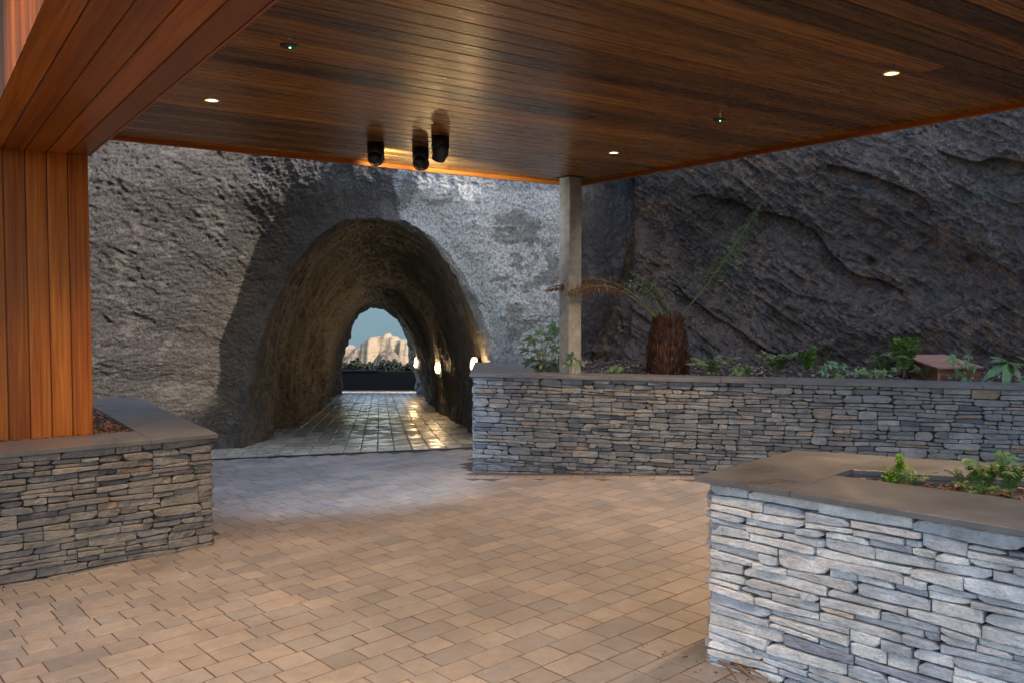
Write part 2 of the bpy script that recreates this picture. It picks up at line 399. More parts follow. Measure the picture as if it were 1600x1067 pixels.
# ================================================================== WET SLAB
def build_slab():
    path = [(.55, 10.6), (.80, 9.75), (1.10, 9.25), (2.2, 9.05), (3.6, 8.75), (5.2, 8.1), (6.8, 6.6), (8.0, 4.2), (8.7, 1.0), (8.9, -6), (8.9, -12)]
    A = np.array(path); seg = np.hypot(*np.diff(A, axis=0).T); cs = np.r_[0, np.cumsum(seg)]
    NU, NV = 860, 470
    q = np.linspace(0, 1, NU); u = 6.2*q/.84; u = np.where(q < .84, u, 6.2+(cs[-1]-6.2)*((q-.84)/.16)**1.6)
    qv = np.linspace(0, 1, NV); v = np.where(qv < .82, .2+3.8*qv/.82, 4.0+3.4*((qv-.82)/.18)**1.8)
    def sm(i): 
        x = np.interp(u, cs, A[:, i]); k = 41; xp = np.pad(x, k//2, 'edge'); return np.convolve(xp, np.ones(k)/k, 'valid')
    px, py = sm(0), sm(1); tx, ty = np.gradient(px), np.gradient(py); l = np.hypot(tx, ty)+1e-9; nx, ny = ty/l, -tx/l   # towards the court
    U, Vv = np.meshgrid(u, v, indexing='ij')
    Vv = np.where(Vv > 4.0, 4.0+(Vv-4.0)*(1+2.4*sst(4.5, 7.5, U)), Vv)  # out-of-view right end raised to keep the sun off the court
    X = np.repeat(px[:, None], NV, 1); Y = np.repeat(py[:, None], NV, 1)
    W = X  # face coordinate
    lean = -.30*(Vv-.8)-.40*np.maximum(Vv-3.5, 0)
    a, b = W*.80-Vv*.60, W*.60+Vv*.80        # a runs down to the right, b across the ripples
    am = lean+.30*fbm(W*.5, Vv*.5, 7, 3, 101)+.045*fbm(a*.9, b*2.0, 0, 3, 111)
    am += .020*ridged(a*4+.4*vn(W*3, Vv*3, 0, 5), b*9.0, 2, 4, 121, .7)+.006*ridged(a*9+.3*vn(W*9, Vv*9, 0, 6), b*24, 1, 3, 131, .65)
    def fold(pts, amp, wd, soft=1.0, rev=False):
        nonlocal am
        P = np.array(pts, float); best = np.full(W.shape, 1e9); sg = np.zeros(W.shape); tt = np.zeros(W.shape)
        Lt = np.r_[0, np.cumsum(np.hypot(*np.diff(P, axis=0).T))]
        for i in range(len(P)-1):
            d = P[i+1]-P[i]; L = math.hypot(*d); rx, rz = W-P[i, 0], Vv-P[i, 1]
            t_ = np.clip((rx*d[0]+rz*d[1])/L**2, 0, 1); qx, qz = rx-t_*d[0], rz-t_*d[1]; dist = np.hypot(qx, qz)
            s_ = np.sign(-rx*d[1]+rz*d[0]); m = dist < best
            best = np.where(m, dist, best); sg = np.where(m, s_, sg); tt = np.where(m, (Lt[i]+t_*L)/Lt[-1], tt)
        e = best*sg+.05*vn(W*4, Vv*4, 0, 9)
        win = np.clip(np.minimum(tt, 1-tt)*8, 0, 1)
        am = am+.42*amp*win*(np.exp(-np.clip(e, 0, 9)/(wd*1.8))*(e > 0)-.9*np.exp(-((e+wd*.6)/wd)**2)*1.0)
    def q_(pu, pv): p = PY(pu, pv, 8.85); return (p.x, p.z)
    fold([q_(1075, 300), q_(1150, 292), q_(1215, 318), q_(1290, 350), q_(1330, 415), q_(1420, 470)], .16, .10)
    fold([q_(1300, 235), q_(1350, 262), q_(1420, 290), q_(1445, 330)], .17, .09)
    fold([q_(1440, 215), q_(1500, 245), q_(1580, 255), q_(1700, 300)], .20, .11)
    fold([q_(1170, 575), q_(1290, 530), q_(1400, 505), q_(1520, 465), q_(1640, 410)], -.15, .10)
    fold([q_(1500, 560), q_(1560, 525), q_(1660, 480)], -.12, .09)
    fold([q_(1045, 440), q_(1100, 470), q_(1180, 540), q_(1290, 560)], .13, .10)
    am -= .10*np.exp(-((W-1.05-.12*vn(Vv*2, 0, 0, 4))/.13)**2)
    for hu, hv in ((1359, 405), (1490, 405)):
        hx, hz = q_(hu, hv); am -= .12*np.exp(-(((W-hx)/.035)**2+((Vv-hz)/.045)**2))
    V = np.stack([X+nx[:, None]*am, Y+ny[:, None]*am, Vv], -1).reshape(-1, 3)
    tag(mesh_np('rock_slab', V, grid_faces(NU, NV)[:, ::-1], M['rock_slab'], None, True), kind='structure')
build_slab()

# ================================================================== GROUND, PAVING
def paver_field(mb, org, ax, ay, n_rows, length, rh, widths, keep, tints, zf, gap=.0024, jit=.0006, seed=1, stagger=True):
    rn = random.Random(seed); th_ = .05
    for r in range(n_rows):
        s = -rn.random()*.2
        while s < length:
            wd = rn.choice(widths)*rn.uniform(.97, 1.03)
            cx = org+ax*(s+wd/2)+ay*((r+.5)*rh)
            if keep(cx.x, cx.y):
                dz = rn.uniform(-jit, jit); tl = rn.uniform(-.0018, .0018); tl2 = rn.uniform(-.0018, .0018)
                g = gap*rn.uniform(.6, 1.3); hw, hh = wd/2-g, rh/2-g; bv = .003
                vs = []
                for (k, zz) in ((0, -th_), (0, -bv), (bv, 0)):
                    for sx, sy in ((-1, -1), (1, -1), (1, 1), (-1, 1)):
                        p = cx+ax*(sx*(hw-k))+ay*(sy*(hh-k)); 
                        p = Vector((p.x+rn.uniform(-1, 1)*.0008, p.y+rn.uniform(-1, 1)*.0008, 0)); p.z = zf(p.x, p.y)+zz+dz+tl*sx*hw*2+tl2*sy*hh*2
                        vs.append(p)
                fs = [(8, 9, 10, 11)]+[(a+l, (a+1) % 4+l, (a+1) % 4+4+l, a+4+l) for l in (0, 4) for a in range(4)]
                b = rn.uniform(.92, 1.08); tt = rn.choice(tints); mb.add(vs, fs, tuple(x*b for x in tt))
            s += wd
PAV = [(.275, .236, .205), (.29, .246, .212), (.26, .226, .198), (.245, .219, .197), (.225, .204, .188), (.295, .248, .208), (.272, .226, .190)]
FP0, FP1 = PF(1103, 1022), None
# front planter corner / right wall line, used to keep pavers clear of borders
RW0 = PF(735, 742); RW1 = PF(1085, 743); rwd = (RW1-RW0); rwd.z = 0; rwd.normalize(); rwn = Vector((rwd.y, -rwd.x, 0))
def in_main(x, y):
    if y > 9.15 or x < -4.6 or x > 4.5: return False
    if x > RW0.x-.02 and (Vector((x, y, 0))-RW0.xy.to_3d()).dot(rwn) < .14: return False
    return True
mb = MB()
ca = R(50); ax = Vector((math.sin(ca), math.cos(ca), 0)); ay = Vector((-math.cos(ca), math.sin(ca), 0))
org = Vector((0, 5, 0))-ax*6.2-ay*6.0
paver_field(mb, org, ax, ay, 84, 12.4, .150, (.125, .165, .165, .21, .245), in_main, PAV, lambda x, y: floor_z(x), seed=3)
# soldier course along the foot of the right wall
o_ = RW0+rwn*.0; o_.z = 0
paver_field(mb, o_-rwd*.0, rwd, rwn, 1, 6.0, .135, (.125, .165, .21), lambda x, y: True, PAV, lambda x, y: floor_z(x)+.001, seed=9)
mb.t = [tuple(x) for x in mb.t]
tag(mb.build('paving', M['paver']), kind='structure')
bs = MB(); q = [(-9, -9), (9, -9), (9, 9.235), (-9, 9.235)]
bs.add([(x, y, floor_z(x)-.0019) for x, y in q], [(0, 1, 2, 3)]); tag(bs.build('paving_bed', M['joint']), kind='structure')
# tunnel floor
ta = Vector((TUN_K, 1, 0)).normalized(); tb = Vector((1, -TUN_K, 0)).normalized()
mb = MB()
TP = [(.34, .33, .28), (.38, .36, .29), (.28, .28, .25), (.42, .37, .28), (.32, .31, .27)]
def tz(x, y): return float(tun_z(y))+floor_z(x-TH_X)*float(np.clip(1-(y-TH_Y)/3, 0, 1))
paver_field(mb, Vector((TH_X, TH_Y+.02, 0))-tb*2.05, ta, tb, 22, 21.2, .188, (.16, .21, .24, .29), lambda x, y: True, TP, tz, gap=.006, jit=.002, seed=5)
tag(mb.build('tunnel_paving', M['wetpaver']), kind='structure')
mb = MB(); rws = []
for i in range(24):
    y = TH_Y-.0+i; rws += [(tun_x(y)-2.3, y, tz(tun_x(y)-2.3, y)-.012), (tun_x(y)+2.3, y, tz(tun_x(y)+2.3, y)-.012)]
mb.add(rws, [(2*i, 2*i+1, 2*i+3, 2*i+2) for i in range(23)]); tag(mb.build('tunnel_bed', M['joint']), kind='structure')
# channel drain across the mouth
dr = empty('channel_drain', (TH_X, TH_Y-.04, -.07)); tag(dr, 'thin dark channel drain across the floor at the tunnel mouth', 'drain')
mb = MB(); 
for s_ in (-.030, .020): mb.box(Vector((-2.0, s_, floor_z(-2.0))), (4.2, 0, FS*4.2), (0, .010, 0), (0, 0, .010))
mb.build('frame', M['drain'], dr)
mb = MB()
for i in range(150): x = -1.98+i*.0277; mb.box(Vector((x, -.019, floor_z(x)-.003)), (.018, 0, 0), (0, .038, 0), (0, 0, .008))
mb.build('grate', M['drain'], dr)

# outer ground, sea
mb = MB()
for (x0, x1, y0, y1, z0, z1) in ((-200, 200, -300, 9, -.9, -.9), (-200, 200, 9, 27.5, -.9, -1.9), (-200, 200, 27.5, 36, -1.35, -1.5), (-200, 200, 36, 60, -1.5, -30)):
    n = 20
    if y0 == 9: continue
    mb.add([(x0, y0, z0), (x1, y0, z0), (x1, y1, z1), (x0, y1, z1)], [(0, 1, 2, 3)])
tag(mb.build('ground', M['soil']), kind='structure')
mb = MB(); mb.add([(-9000, 55, -28), (9000, 55, -28), (9000, 16000, -28), (-9000, 16000, -28)], [(0, 1, 2, 3)]); tag(mb.build('sea', M['sea']), kind='structure')
# distant pale cliffs: steep plateau with mounds before it
def build_cliffs():
    D = 260.0; NX, NY = 520, 260
    x = np.linspace(-95, 15, NX); y = np.linspace(205, 330, NY); X, Y = np.meshgrid(x, y, indexing='ij')
    pr = [(440, 548), (500, 543), (530, 538), (540, 536), (550, 540), (560, 538), (566, 531), (572, 526), (580, 524), (592, 524), (596, 521), (601, 519), (606, 522), (612, 525), (622, 527), (636, 530), (650, 545), (700, 548), (760, 552)]
    xs = [PY(u, v, D).x for u, v in pr]; zs = [PY(u, v+5, D).z for u, v in pr]
    top = np.interp(X, xs, zs)+.35*vn(X*.8, 0, 0, 3)
    edge = D+2.2*fbm(X*.16, 0, 0, 3, 5)
    s = sst(-13, 0, Y-edge+0.6*ridged(X*.22, Y*.22, 0, 3, 8))
    strat = .8*np.sin(top*0+s*26+fbm(X*.1, Y*.1, 0, 2)*2)*s*(1-s)
    H = -25+(top+25)*s+strat+.25*ridged(X*.35, Y*.35, 0, 4, 15)*(s*(1-s)*4+.25)
    H = np.where(Y > edge+10, H-(Y-edge-10)*.5, H)
    mound = np.zeros_like(H)-28
    mk = np.zeros_like(H)
    for (u, v, wd, dd, yy) in ((548, 556, 9, 12, 232), (606, 549, 8.5, 13, 236), (500, 560, 9, 12, 230), (655, 562, 10, 12, 234)):
        p = PY(u, v, yy); m = -28+(p.z+28)*np.exp(-(((X-p.x)/wd)**2+((Y-yy)/dd)**2))+.5*ridged(X*.5, Y*.5, 1, 3, 6)
        mk = np.where(m > np.maximum(H, mound), 1, mk*(m <= H)*1.0 + mk*0); mound = np.maximum(mound, m)
    mk = (mound > H)*1.0; H = np.maximum(H, mound)
    tag(mesh_np('hills', np.stack([X, Y, H], -1).reshape(-1, 3), grid_faces(NX, NY), M['cliff'], None, True, mask=mk.reshape(-1)), kind='structure')
build_cliffs()

# ================================================================== DRY STONE WALLS
STONE = [(.29, .295, .295), (.26, .265, .27), (.33, .33, .315), (.24, .25, .26), (.31, .30, .285), (.35, .345, .325), (.28, .28, .27), (.24, .25, .26)]
def stone_face(mb, A, B, zb, zt, tmean=.048, lmean=.20, seed=1, warm=.07, over=.0, tone=1.0):
    """flat stacked stones from A to B (plan), zb(s)->bottom height; outward normal to the right of A->B"""
    rn = random.Random(seed); A = Vector((A.x, A.y, 0)); B = Vector((B.x, B.y, 0)); L = (B-A).length; d = (B-A)/L; nrm = Vector((d.y, -d.x, 0))
    zlo = min(zb(0), zb(L))-.03; wob = lambda k, s: .17*tmean*(math.sin(s*4.1+k*2.3)+.5*math.sin(s*10.7+k*4.1))
    def stone(s0, s1, f0, f1):
        W_ = s1-s0; g = rn.uniform(.0006, .0024); n = max(5, int(W_/.02)); kt0, kt1 = rn.uniform(.91, 1.06), rn.uniform(.91, 1.06); tb0, tb1 = rn.uniform(.91, 1.06), rn.uniform(.91, 1.06); lo = []; hi = []
        ends = [rn.choice([.0, .03, .06, .10, .35, .9]) for _ in range(4)]; hh0 = f1((s0+s1)/2)-f0((s0+s1)/2); ers = [min(rn.uniform(.3, 1.5)*hh0, W_*.4) for _ in range(4)]; tl = rn.uniform(-.002, .002)
        for i in range(n+1):
            q = i/n; s = s0+g+q*(W_-2*g); a = f0(s)+g; b = f1(s)-g; m = (a+b)/2+tl; h = (b-a)/2
            k = 1.0; dl, drr = q*W_, (1-q)*W_; ka = kb = 1.0
            def cut(kk, dd_, e_, r_): return min(kk, (1-e_)+e_*math.sqrt(max(0, 1-(1-dd_/r_)**2))) if dd_ < r_ else kk
            ka = cut(cut(1.0, dl, ends[0], ers[0]), drr, ends[1], ers[1]); kb = cut(cut(1.0, dl, ends[2], ers[2]), drr, ends[3], ers[3])
            k2 = ka*rn.uniform(.96, 1.02)*(kt0+(kt1-kt0)*q); k3 = kb*rn.uniform(.96, 1.02)*(tb0+(tb1-tb0)*q)
            lo.append((s, m-h*k2)); hi.append((s, m+h*k3))
        if lo[0][1] > zt: return
        out = lo+hi[::-1]; N = len(out); cs = sum(p[0] for p in out)/N; cz = sum(p[1] for p in out)/N
        dep = rn.uniform(.0, .022)+over; slope = rn.uniform(-.06, .06); sl2 = rn.uniform(-.12, .12)
        vs = []; hmin = max(.01, (f1(cs)-f0(cs)))
        for lvl, (ins, dd) in enumerate(((0, -.06), (0, -.006), (.0012, -.002), (.0045, .0))):
            for s, z in out:
                vx, vz = cs-s, cz-z; ll = math.hypot(vx, vz)+1e-6
                iz = min(ins, abs(vz)*.55); ix = min(ins*1.4, abs(vx)*.5)
                ss = s+math.copysign(ix, vx) if abs(vx) > 1e-4 else s; zz = z+(math.copysign(iz, vz) if abs(vz) > 1e-4 else 0)
                dj = dep+dd+(slope*(ss-cs)+sl2*(zz-cz))*(lvl > 0)+(rn.uniform(-.0016, .0016) if lvl > 1 else 0)
                if zz > zt: zz = zt
                p = A+d*ss+nrm*dj; vs.append((p.x, p.y, zz))
        fs = []
        for l in range(3):
            for i in range(N): j = (i+1) % N; fs.append((l*N+i, l*N+j, (l+1)*N+j, (l+1)*N+i))
        b = 3*N; h2 = len(lo)
        for i in range(h2-1): fs.append((b+i, b+i+1, b+N-2-i, b+N-1-i))
        r = rn.random()
        if r < warm: tt = rn.choice([(.38, .29, .20), (.36, .28, .23), (.35, .30, .24)])
        elif r < warm+.05: tt = (.14, .145, .165)
        else: tt = rn.choice(STONE)
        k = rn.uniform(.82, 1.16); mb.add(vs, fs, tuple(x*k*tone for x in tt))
    # broken coursing: bands two or three stones high
    bounds = [zlo]; 
    while bounds[-1] < zt: bounds.append(bounds[-1]+tmean*rn.choice([1.6, 2.0, 2.4, 1.1]))
    bounds[-1] = max(zt+.004, bounds[-1]-tmean) if bounds[-1]-zt > tmean*.8 else zt+.004
    top = len(bounds)-1
    def bf(k):
        if k == 0: return lambda s: zlo
        if k == top: return lambda s: bounds[-1]
        return lambda s: bounds[k]+wob(k, s+seed)
    for k in range(top):
        f0, f1 = bf(k), bf(k+1); H = bounds[k+1]-bounds[k]
        s = 0
        while s < L-1e-4:
            r = rn.random(); big = lmean*rn.uniform(1.2, 2.3)
            if H < tmean*1.35 or (r < .13 and H < tmean*2.1): 
                W_ = max(H*1.9, lmean*rn.uniform(.6, 1.6)); e = min(L, s+W_); e = L if L-e < .06 else e; stone(s, e, f0, f1)
            else:
                e = min(L, s+big); e = L if L-e < .10 else e
                nl = 3 if H > tmean*2.2 and rn.random() < .75 else 2
                cuts = sorted([(i+1)/nl+rn.uniform(-.13, .13)/nl*1.4 for i in range(nl-1)])
                cuts = [0]+cuts+[1]; ph = rn.uniform(0, 6)
                for i in range(nl):
                    c0, c1 = cuts[i], cuts[i+1]
                    sl0 = 0 if i == 0 else rn.uniform(-.0, .0); 
                    def mk(cc, i=i): 
                        return (lambda s_: f0(s_)+(f1(s_)-f0(s_))*(cc+(.05*math.sin(s_*6+ph+cc*7) if 0 < cc < 1 else 0)))
                    g0, g1 = mk(c0), mk(c1); p = s
                    while p < e-1e-4:
                        W_ = max(H/nl*2.0, lmean*rn.uniform(.45, 1.45)); pe = min(e, p+W_); pe = e if e-pe < .05 else pe
                        stone(p, pe, g0, g1); p = pe
            s = e
    return nrm

def slab_poly(mb, pts, z, th=.030, tint=(1, 1, 1)):
    n = len(pts); vs = [(p.x, p.y, z-th) for p in pts]+[(p.x, p.y, z) for p in pts]
    a = sum(pts[i].x*pts[(i+1) % n].y-pts[(i+1) % n].x*pts[i].y for i in range(n))
    fs = [tuple(range(n))[::-1], tuple(range(n, 2*n))]+[(i, (i+1) % n, n+(i+1) % n, n+i) for i in range(n)]
    if a < 0: fs = [f[::-1] for f in fs]
    mb.add(vs, fs, tint)
def shrink(pts, g):
    c = sum(pts, Vector((0, 0, 0)))/len(pts); n = len(pts); a = sum(pts[i].x*pts[(i+1) % n].y-pts[(i+1) % n].x*pts[i].y for i in range(n)); s = 1 if a > 0 else -1
    out = []
    for i in range(n):
        p0, p, p1 = pts[i-1], pts[i], pts[(i+1) % n]; d0 = (p-p0).normalized(); d1 = (p1-p).normalized()
        n0 = Vector((-d0.y, d0.x, 0))*s; n1 = Vector((-d1.y, d1.x, 0))*s; b = (n0+n1); b = b/max(.3, b.length_squared)*2 if b.length > .2 else n0
        out.append(p+b*g*.5*1.0)
    return out
def chips(mb, n, poly, z, seed, size=(.012, .045), cols=((.16, .06, .028), (.24, .10, .045), (.10, .04, .02), (.30, .15, .075), (.07, .035, .02)), zf=None):
    rn = random.Random(seed); xs = [p.x for p in poly]; ys = [p.y for p in poly]; k = 0
    def inside(x, y):
        c = False; m = len(poly)
        for i in range(m):
            a, b = poly[i], poly[i-1]
            if (a.y > y) != (b.y > y) and x < (b.x-a.x)*(y-a.y)/(b.y-a.y)+a.x: c = not c
        return c
    while k < n:
        x, y = rn.uniform(min(xs), max(xs)), rn.uniform(min(ys), max(ys))
        if not inside(x, y): continue
        k += 1; l = rn.uniform(*size); wd = l*rn.uniform(.3, .7); hh = l*rn.uniform(.1, .25)
        Mx = Matrix.Translation((x, y, z+rn.uniform(0, .018)+(zf(x, y) if zf else 0))) @ Matrix.Rotation(rn.uniform(0, 6.3), 4, 'Z') @ Matrix.Rotation(rn.uniform(-.6, .6), 4, 'X') @ Matrix.Rotation(rn.uniform(-.5, .5), 4, 'Y')
        pts = [(-l/2, -wd/2*rn.uniform(.4, 1), 0), (l/2*rn.uniform(.6, 1), -wd/2, 0), (l/2, wd/2*rn.uniform(.3, 1), 0), (-l/2*rn.uniform(.6, 1), wd/2, 0)]
        vs = [Mx @ Vector(p) for p in pts]+[Mx @ Vector((p[0]*.85, p[1]*.8, hh)) for p in pts]
        c = rn.choice(cols); b = rn.uniform(.7, 1.4)
        mb.add(vs, [(4, 5, 6, 7), (0, 1, 5, 4), (1, 2, 6, 5), (2, 3, 7, 6), (3, 0, 4, 7)], tuple(a*b for a in c))

def planter(name, label, outer, zc, copings, soil, seeds, faces, tm, lm, warm=.07, zsoil=-.035, inner_z=None):
    """outer: list of plan points; faces: index pairs given stone facing"""
    root = empty(name, (0, 0, 0)); tag(root, label, 'planter')
    for (a, b), sd_ in zip(faces, seeds):
        mb = MB(); A, B = outer[a], outer[b]; L = (B-A).length
        stone_face(mb, A, B, lambda s, A=A, B=B, L=L: floor_z(A.x+(B.x-A.x)*s/L), zc-.031, tm, lm, sd_, warm, tone=.58); mb.t = [(a*1.10, b, c*.88) for a, b, c in mb.t]  # tone darkens for canopy shade; the warm tint is browner stone
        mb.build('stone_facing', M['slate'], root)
    c = sum(outer, Vector((0, 0, 0)))/len(outer)
    ins = shrink(outer, .05)
    mb = MB(); n = len(ins)
    vs = [(p.x, p.y, -.35) for p in ins]+[(p.x, p.y, zc-.05) for p in ins]
    mb.add(vs, [(i, (i+1) % n, n+(i+1) % n, n+i) for i in range(n)]); mb.build('wall_core', M['backing'], root)
    for i, (pts, tint) in enumerate(copings):
        mb = MB(); slab_poly(mb, shrink(pts, .0025), zc, .028, tint); bevel(mb.build('coping_slab', M['coping'], root), .002, 2)
    mb = MB(); mb.add([(p.x, p.y, zc+zsoil-.012) for p in soil], [tuple(range(len(soil)))]); mb.build('soil', M['soil'], root)
    return root
def off(p, d, k): return p+d*k

# ---- left planter
ZL = .655
f0 = PZ(341, 677, ZL); f1 = PZ(-420, 746.5, ZL)                # front outer edge of coping, right end -> left
ld = (f1-f0).normalized(); f1 = f0+ld*3.2
bk = PZ(226, 626, ZL); sdv = (bk-f0).normalized(); bkx = bk+sdv*.5
fi_r = PZ(211.5, 672.5, ZL); inner_n = Vector((-ld.y, ld.x, 0)); inner_n = inner_n if inner_n.y > 0 else -inner_n
wfront = (fi_r-f0).dot(inner_n)
fi_l = f1+inner_n*wfront
bi = PZ(140, 632, ZL); bi2 = bi+sdv*.5
j_out = PZ(236, 686.5, ZL); j_out = f0+ld*((j_out-f0).dot(ld))
ov = .035
wo = [f0-inner_n*(-ov)+ld*ov, bkx+Vector((-.035, -.02, 0)), None, None]
# stone line inset from the coping edge
s0 = f0+ld*ov+inner_n*ov; s1 = f1+inner_n*ov; s2 = bkx-Vector((ov, 0, 0))
back_l = f1+inner_n*2.6
outer = [s1, s0, s2, back_l]
o_z = lambda p: Vector((p.x, p.y, 0))
outer = [o_z(p) for p in outer]
jo = o_z(j_out); F0, F1, FIR, FIL, BK, BI = map(o_z, (f0, f1, fi_r, fi_l, bkx, bi2))
mid1 = F0.lerp(F1, .52)
cj = FIL.lerp(FIR, .38)
jm = jo+ld*1.35
midb = F0.lerp(BK, .62); midi = FIR.lerp(BI, .62)
cops = [([jo, FIR, midi, midb, F0], (1, 1, 1)), ([midb, midi, BI, BK], (1.06, 1.06, 1.08)),
        ([jo, jm, jm+inner_n.xy.to_3d()*wfront, FIR], (.97, .96, .95)), ([jm, F1, FIL, jm+inner_n.xy.to_3d()*wfront], (1, 1, 1))]
soilL = [FIL, FIR, BI, back_l.xy.to_3d()]; outerL0, outerL1 = o_z(s0), o_z(s1)
pl = planter('stone_planter', 'low slate stone planter on the left, in front of the red timber pillar', outer, ZL, cops, soilL, (21, 22), [(0, 1), (1, 2)], .040, .20, .015, zsoil=-.02)
mb = MB(); chips(mb, 5200, [p for p in [FIL.lerp(FIR, .1), FIR, BI, FIL+Vector((.4, 1.8, 0))]], ZL-.03, 3, (.010, .032))
tag(mb.build('bark_mulch', M['chip']), 'reddish bark chips around the foot of the timber pillar', 'mulch', kind='stuff')

# ---- right back planter
ZR = .887
g0 = PZ(733, 583.5, ZR); g1 = PZ(1600, 603.5, ZR); gd = o_z(g1-g0).normalized(); gn = Vector((gd.y, -gd.x, 0))    # towards the camera
G0 = o_z(g0); G1 = G0+gd*6.6
W_R = .40
Gb = Vector((G0.x-.02, 9.45, 0)); Gi = G0-gn*W_R+gd*.62; Gib = Gi+Vector((-.02, 1.35, 0)); G1i = G1-gn*W_R
cuts = [.62+.0, 1.62, 2.55, 3.40, 4.45, 5.5, 6.6]
cops = [([G0, G0+gd*1.28, G0+gd*1.28-gn*W_R, Gi, Gib, Gb], (1.0, 1.0, 1.0))]
cuts = [1.28, 2.22, 3.32, 4.2, 5.2, 6.6]
for a, b in zip(cuts, cuts[1:]):
    k = random.uniform(.93, 1.05); cops.append(([G0+gd*a, G0+gd*b, G0+gd*b-gn*W_R, G0+gd*a-gn*W_R], (k, k, k*1.02)))
r0 = G0-gn*ov+gd*ov; r1 = G1-gn*ov; outer = [r1, r0, Vector((r0.x, 9.3, 0)), Vector((6.5, 9.3, 0))]
soilR = [Gi, G1i, G1i+Vector((0, 3.2, 0)), Vector((1.0, 10.3, 0)), Gib]
rootR = empty('stone_planter'); tag(rootR, 'long slate stone planter wall in the middle distance, under the concrete post and wet rock', 'planter')
mb = MB(); A, B = r0, r1; Ltot = (B-A).length
stone_face(mb, A, B, lambda s: floor_z(A.x+(B.x-A.x)*s/Ltot), ZR-.031, .038, .165, 31, .05, tone=.68)  # same stone, toned down to carry the shade under the canopy
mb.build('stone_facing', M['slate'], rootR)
mb = MB(); stone_face(mb, Vector((r0.x, 9.3, 0)), r0, lambda s: floor_z(r0.x), ZR-.031, .043, .16, 32, .05); mb.build('stone_facing', M['slate'], rootR)
ins = [r0-gn*.03+gd*.03, r1-gn*.03, r1+Vector((0, 3, 0)), Vector((r0.x+.05, 9.3, 0))]
mb = MB(); mb.add([(p.x, p.y, -.35) for p in ins]+[(p.x, p.y, ZR-.05) for p in ins], [(i, (i+1) % 4, 4+(i+1) % 4, 4+i) for i in range(4)]); mb.build('wall_core', M['backing'], rootR)
for pts, tint in cops:
    mb = MB(); slab_poly(mb, shrink(pts, .0025), ZR, .028, tint); bevel(mb.build('coping_slab', M['coping'], rootR), .002, 2)
mb = MB(); mb.add([(p.x, p.y, ZR-.05) for p in soilR], [tuple(range(len(soilR)))]); mb.build('soil', M['soil'], rootR)
mb = MB(); chips(mb, 6500, [Gi, G0+gd*5.5-gn*W_R, G0+gd*5.5-gn*2.0, Vector((.9, 9.35, 0)), Gib], ZR-.045, 5, (.014, .05),
                 cols=((.06, .032, .02), (.09, .05, .03), (.035, .02, .014), (.20, .17, .15), (.05, .035, .025)), zf=lambda x, y: .05*max(0, (y-8.2)))
tag(mb.build('planter_mulch', M['chip']), 'dark bark and stone chips behind the long wall coping below the wet rock', 'mulch', kind='stuff')

# ---- front planter
ZF = .806
h0 = o_z(PZ(1085, 743, ZF)); h1 = o_z(PZ(1600, 828, ZF)-Vector((0, 0, 0))); hd = (h1-h0).normalized()
hb = o_z(PZ(1240, 702.5, ZF)); hbr = o_z(PZ(1600, 725.6, ZF)); hbd = (hbr-hb).normalized()
hi0 = o_z(PZ(1303, 741.5, ZF)); hi1 = o_z(PZ(1600, 780.5, ZF)); hj0 = o_z(PZ(1331, 732.8, ZF)); hj1 = o_z(PZ(1600, 751, ZF))
H1 = h0+hd*2.6; HB = hb+hbd*2.4; HI = hi0+(hi1-hi0).normalized()*2.2; HJ = hj0+(hj1-hj0).normalized()*2.1
jf = o_z(PZ(1232, 768, ZF)); jf = h0+hd*((jf-h0).dot(hd))
jb = hb+hbd*.42
fn = Vector((hd.y, -hd.x, 0))   # towards the camera
cops = [([h0, jf, hi0, hj0, jb+hbd*.0, hb], (1, 1, 1)), ([jf, jf+hd*1.25, hi0.lerp(HI, .5), hi0], (.98, .97, .96)), ([jf+hd*1.25, H1, HI, hi0.lerp(HI, .5)], (1, 1, 1)),
        ([jb, hj0, hj0.lerp(HJ, .55), hb.lerp(HB, .62)], (1.03, 1.02, 1.0)), ([hb.lerp(HB, .62), hj0.lerp(HJ, .55), HJ, HB], (.96, .96, .97))]
cops[0] = ([h0, jf, hi0, hj0, jb, hb], (1, 1, 1))
q0 = h0-fn*.045+hd*.05; q1 = H1-fn*.045; qb = hb+Vector((.03, -.05, 0))
outer = [q0, q1, HB-Vector((0, .05, 0)), qb]
rootF = empty('stone_planter'); tag(rootF, 'grey slate stone planter nearest the camera at the right, facing paled as if daylit, with a flat brown coping', 'planter')
mb = MB(); LF = (q1-q0).length; stone_face(mb, q0, q1, lambda s: floor_z(q0.x+(q1.x-q0.x)*s/LF), ZF-.029, .038, .22, 47, .02, tone=1.85); mb.build('stone_facing', M['slate'], rootF)  # same stone, paled by tone to stand in for daylight
mb = MB(); stone_face(mb, qb, q0, lambda s: floor_z(q0.x), ZF-.029, .050, .20, 43, .05); mb.build('stone_facing', M['slate'], rootF)
mb = MB(); stone_face(mb, HB-Vector((0, .05, 0)), qb, lambda s: floor_z(q0.x), ZF-.029, .050, .20, 44, .05); mb.build('stone_facing', M['slate'], rootF)
ins = [q0-fn*.05+hd*.05, q1-fn*.05, HB-Vector((0, .10, 0)), qb+Vector((.06, -.06, 0))]
mb = MB(); mb.add([(p.x, p.y, -.35) for p in ins]+[(p.x, p.y, ZF-.045) for p in ins], [(i, (i+1) % 4, 4+(i+1) % 4, 4+i) for i in range(4)]); mb.build('wall_core', M['backing'], rootF)
for pts, tint in cops:
    mb = MB(); slab_poly(mb, shrink(pts, .0018), ZF, .022, tint); bevel(mb.build('coping_slab', M['coping'], rootF), .0015, 2)
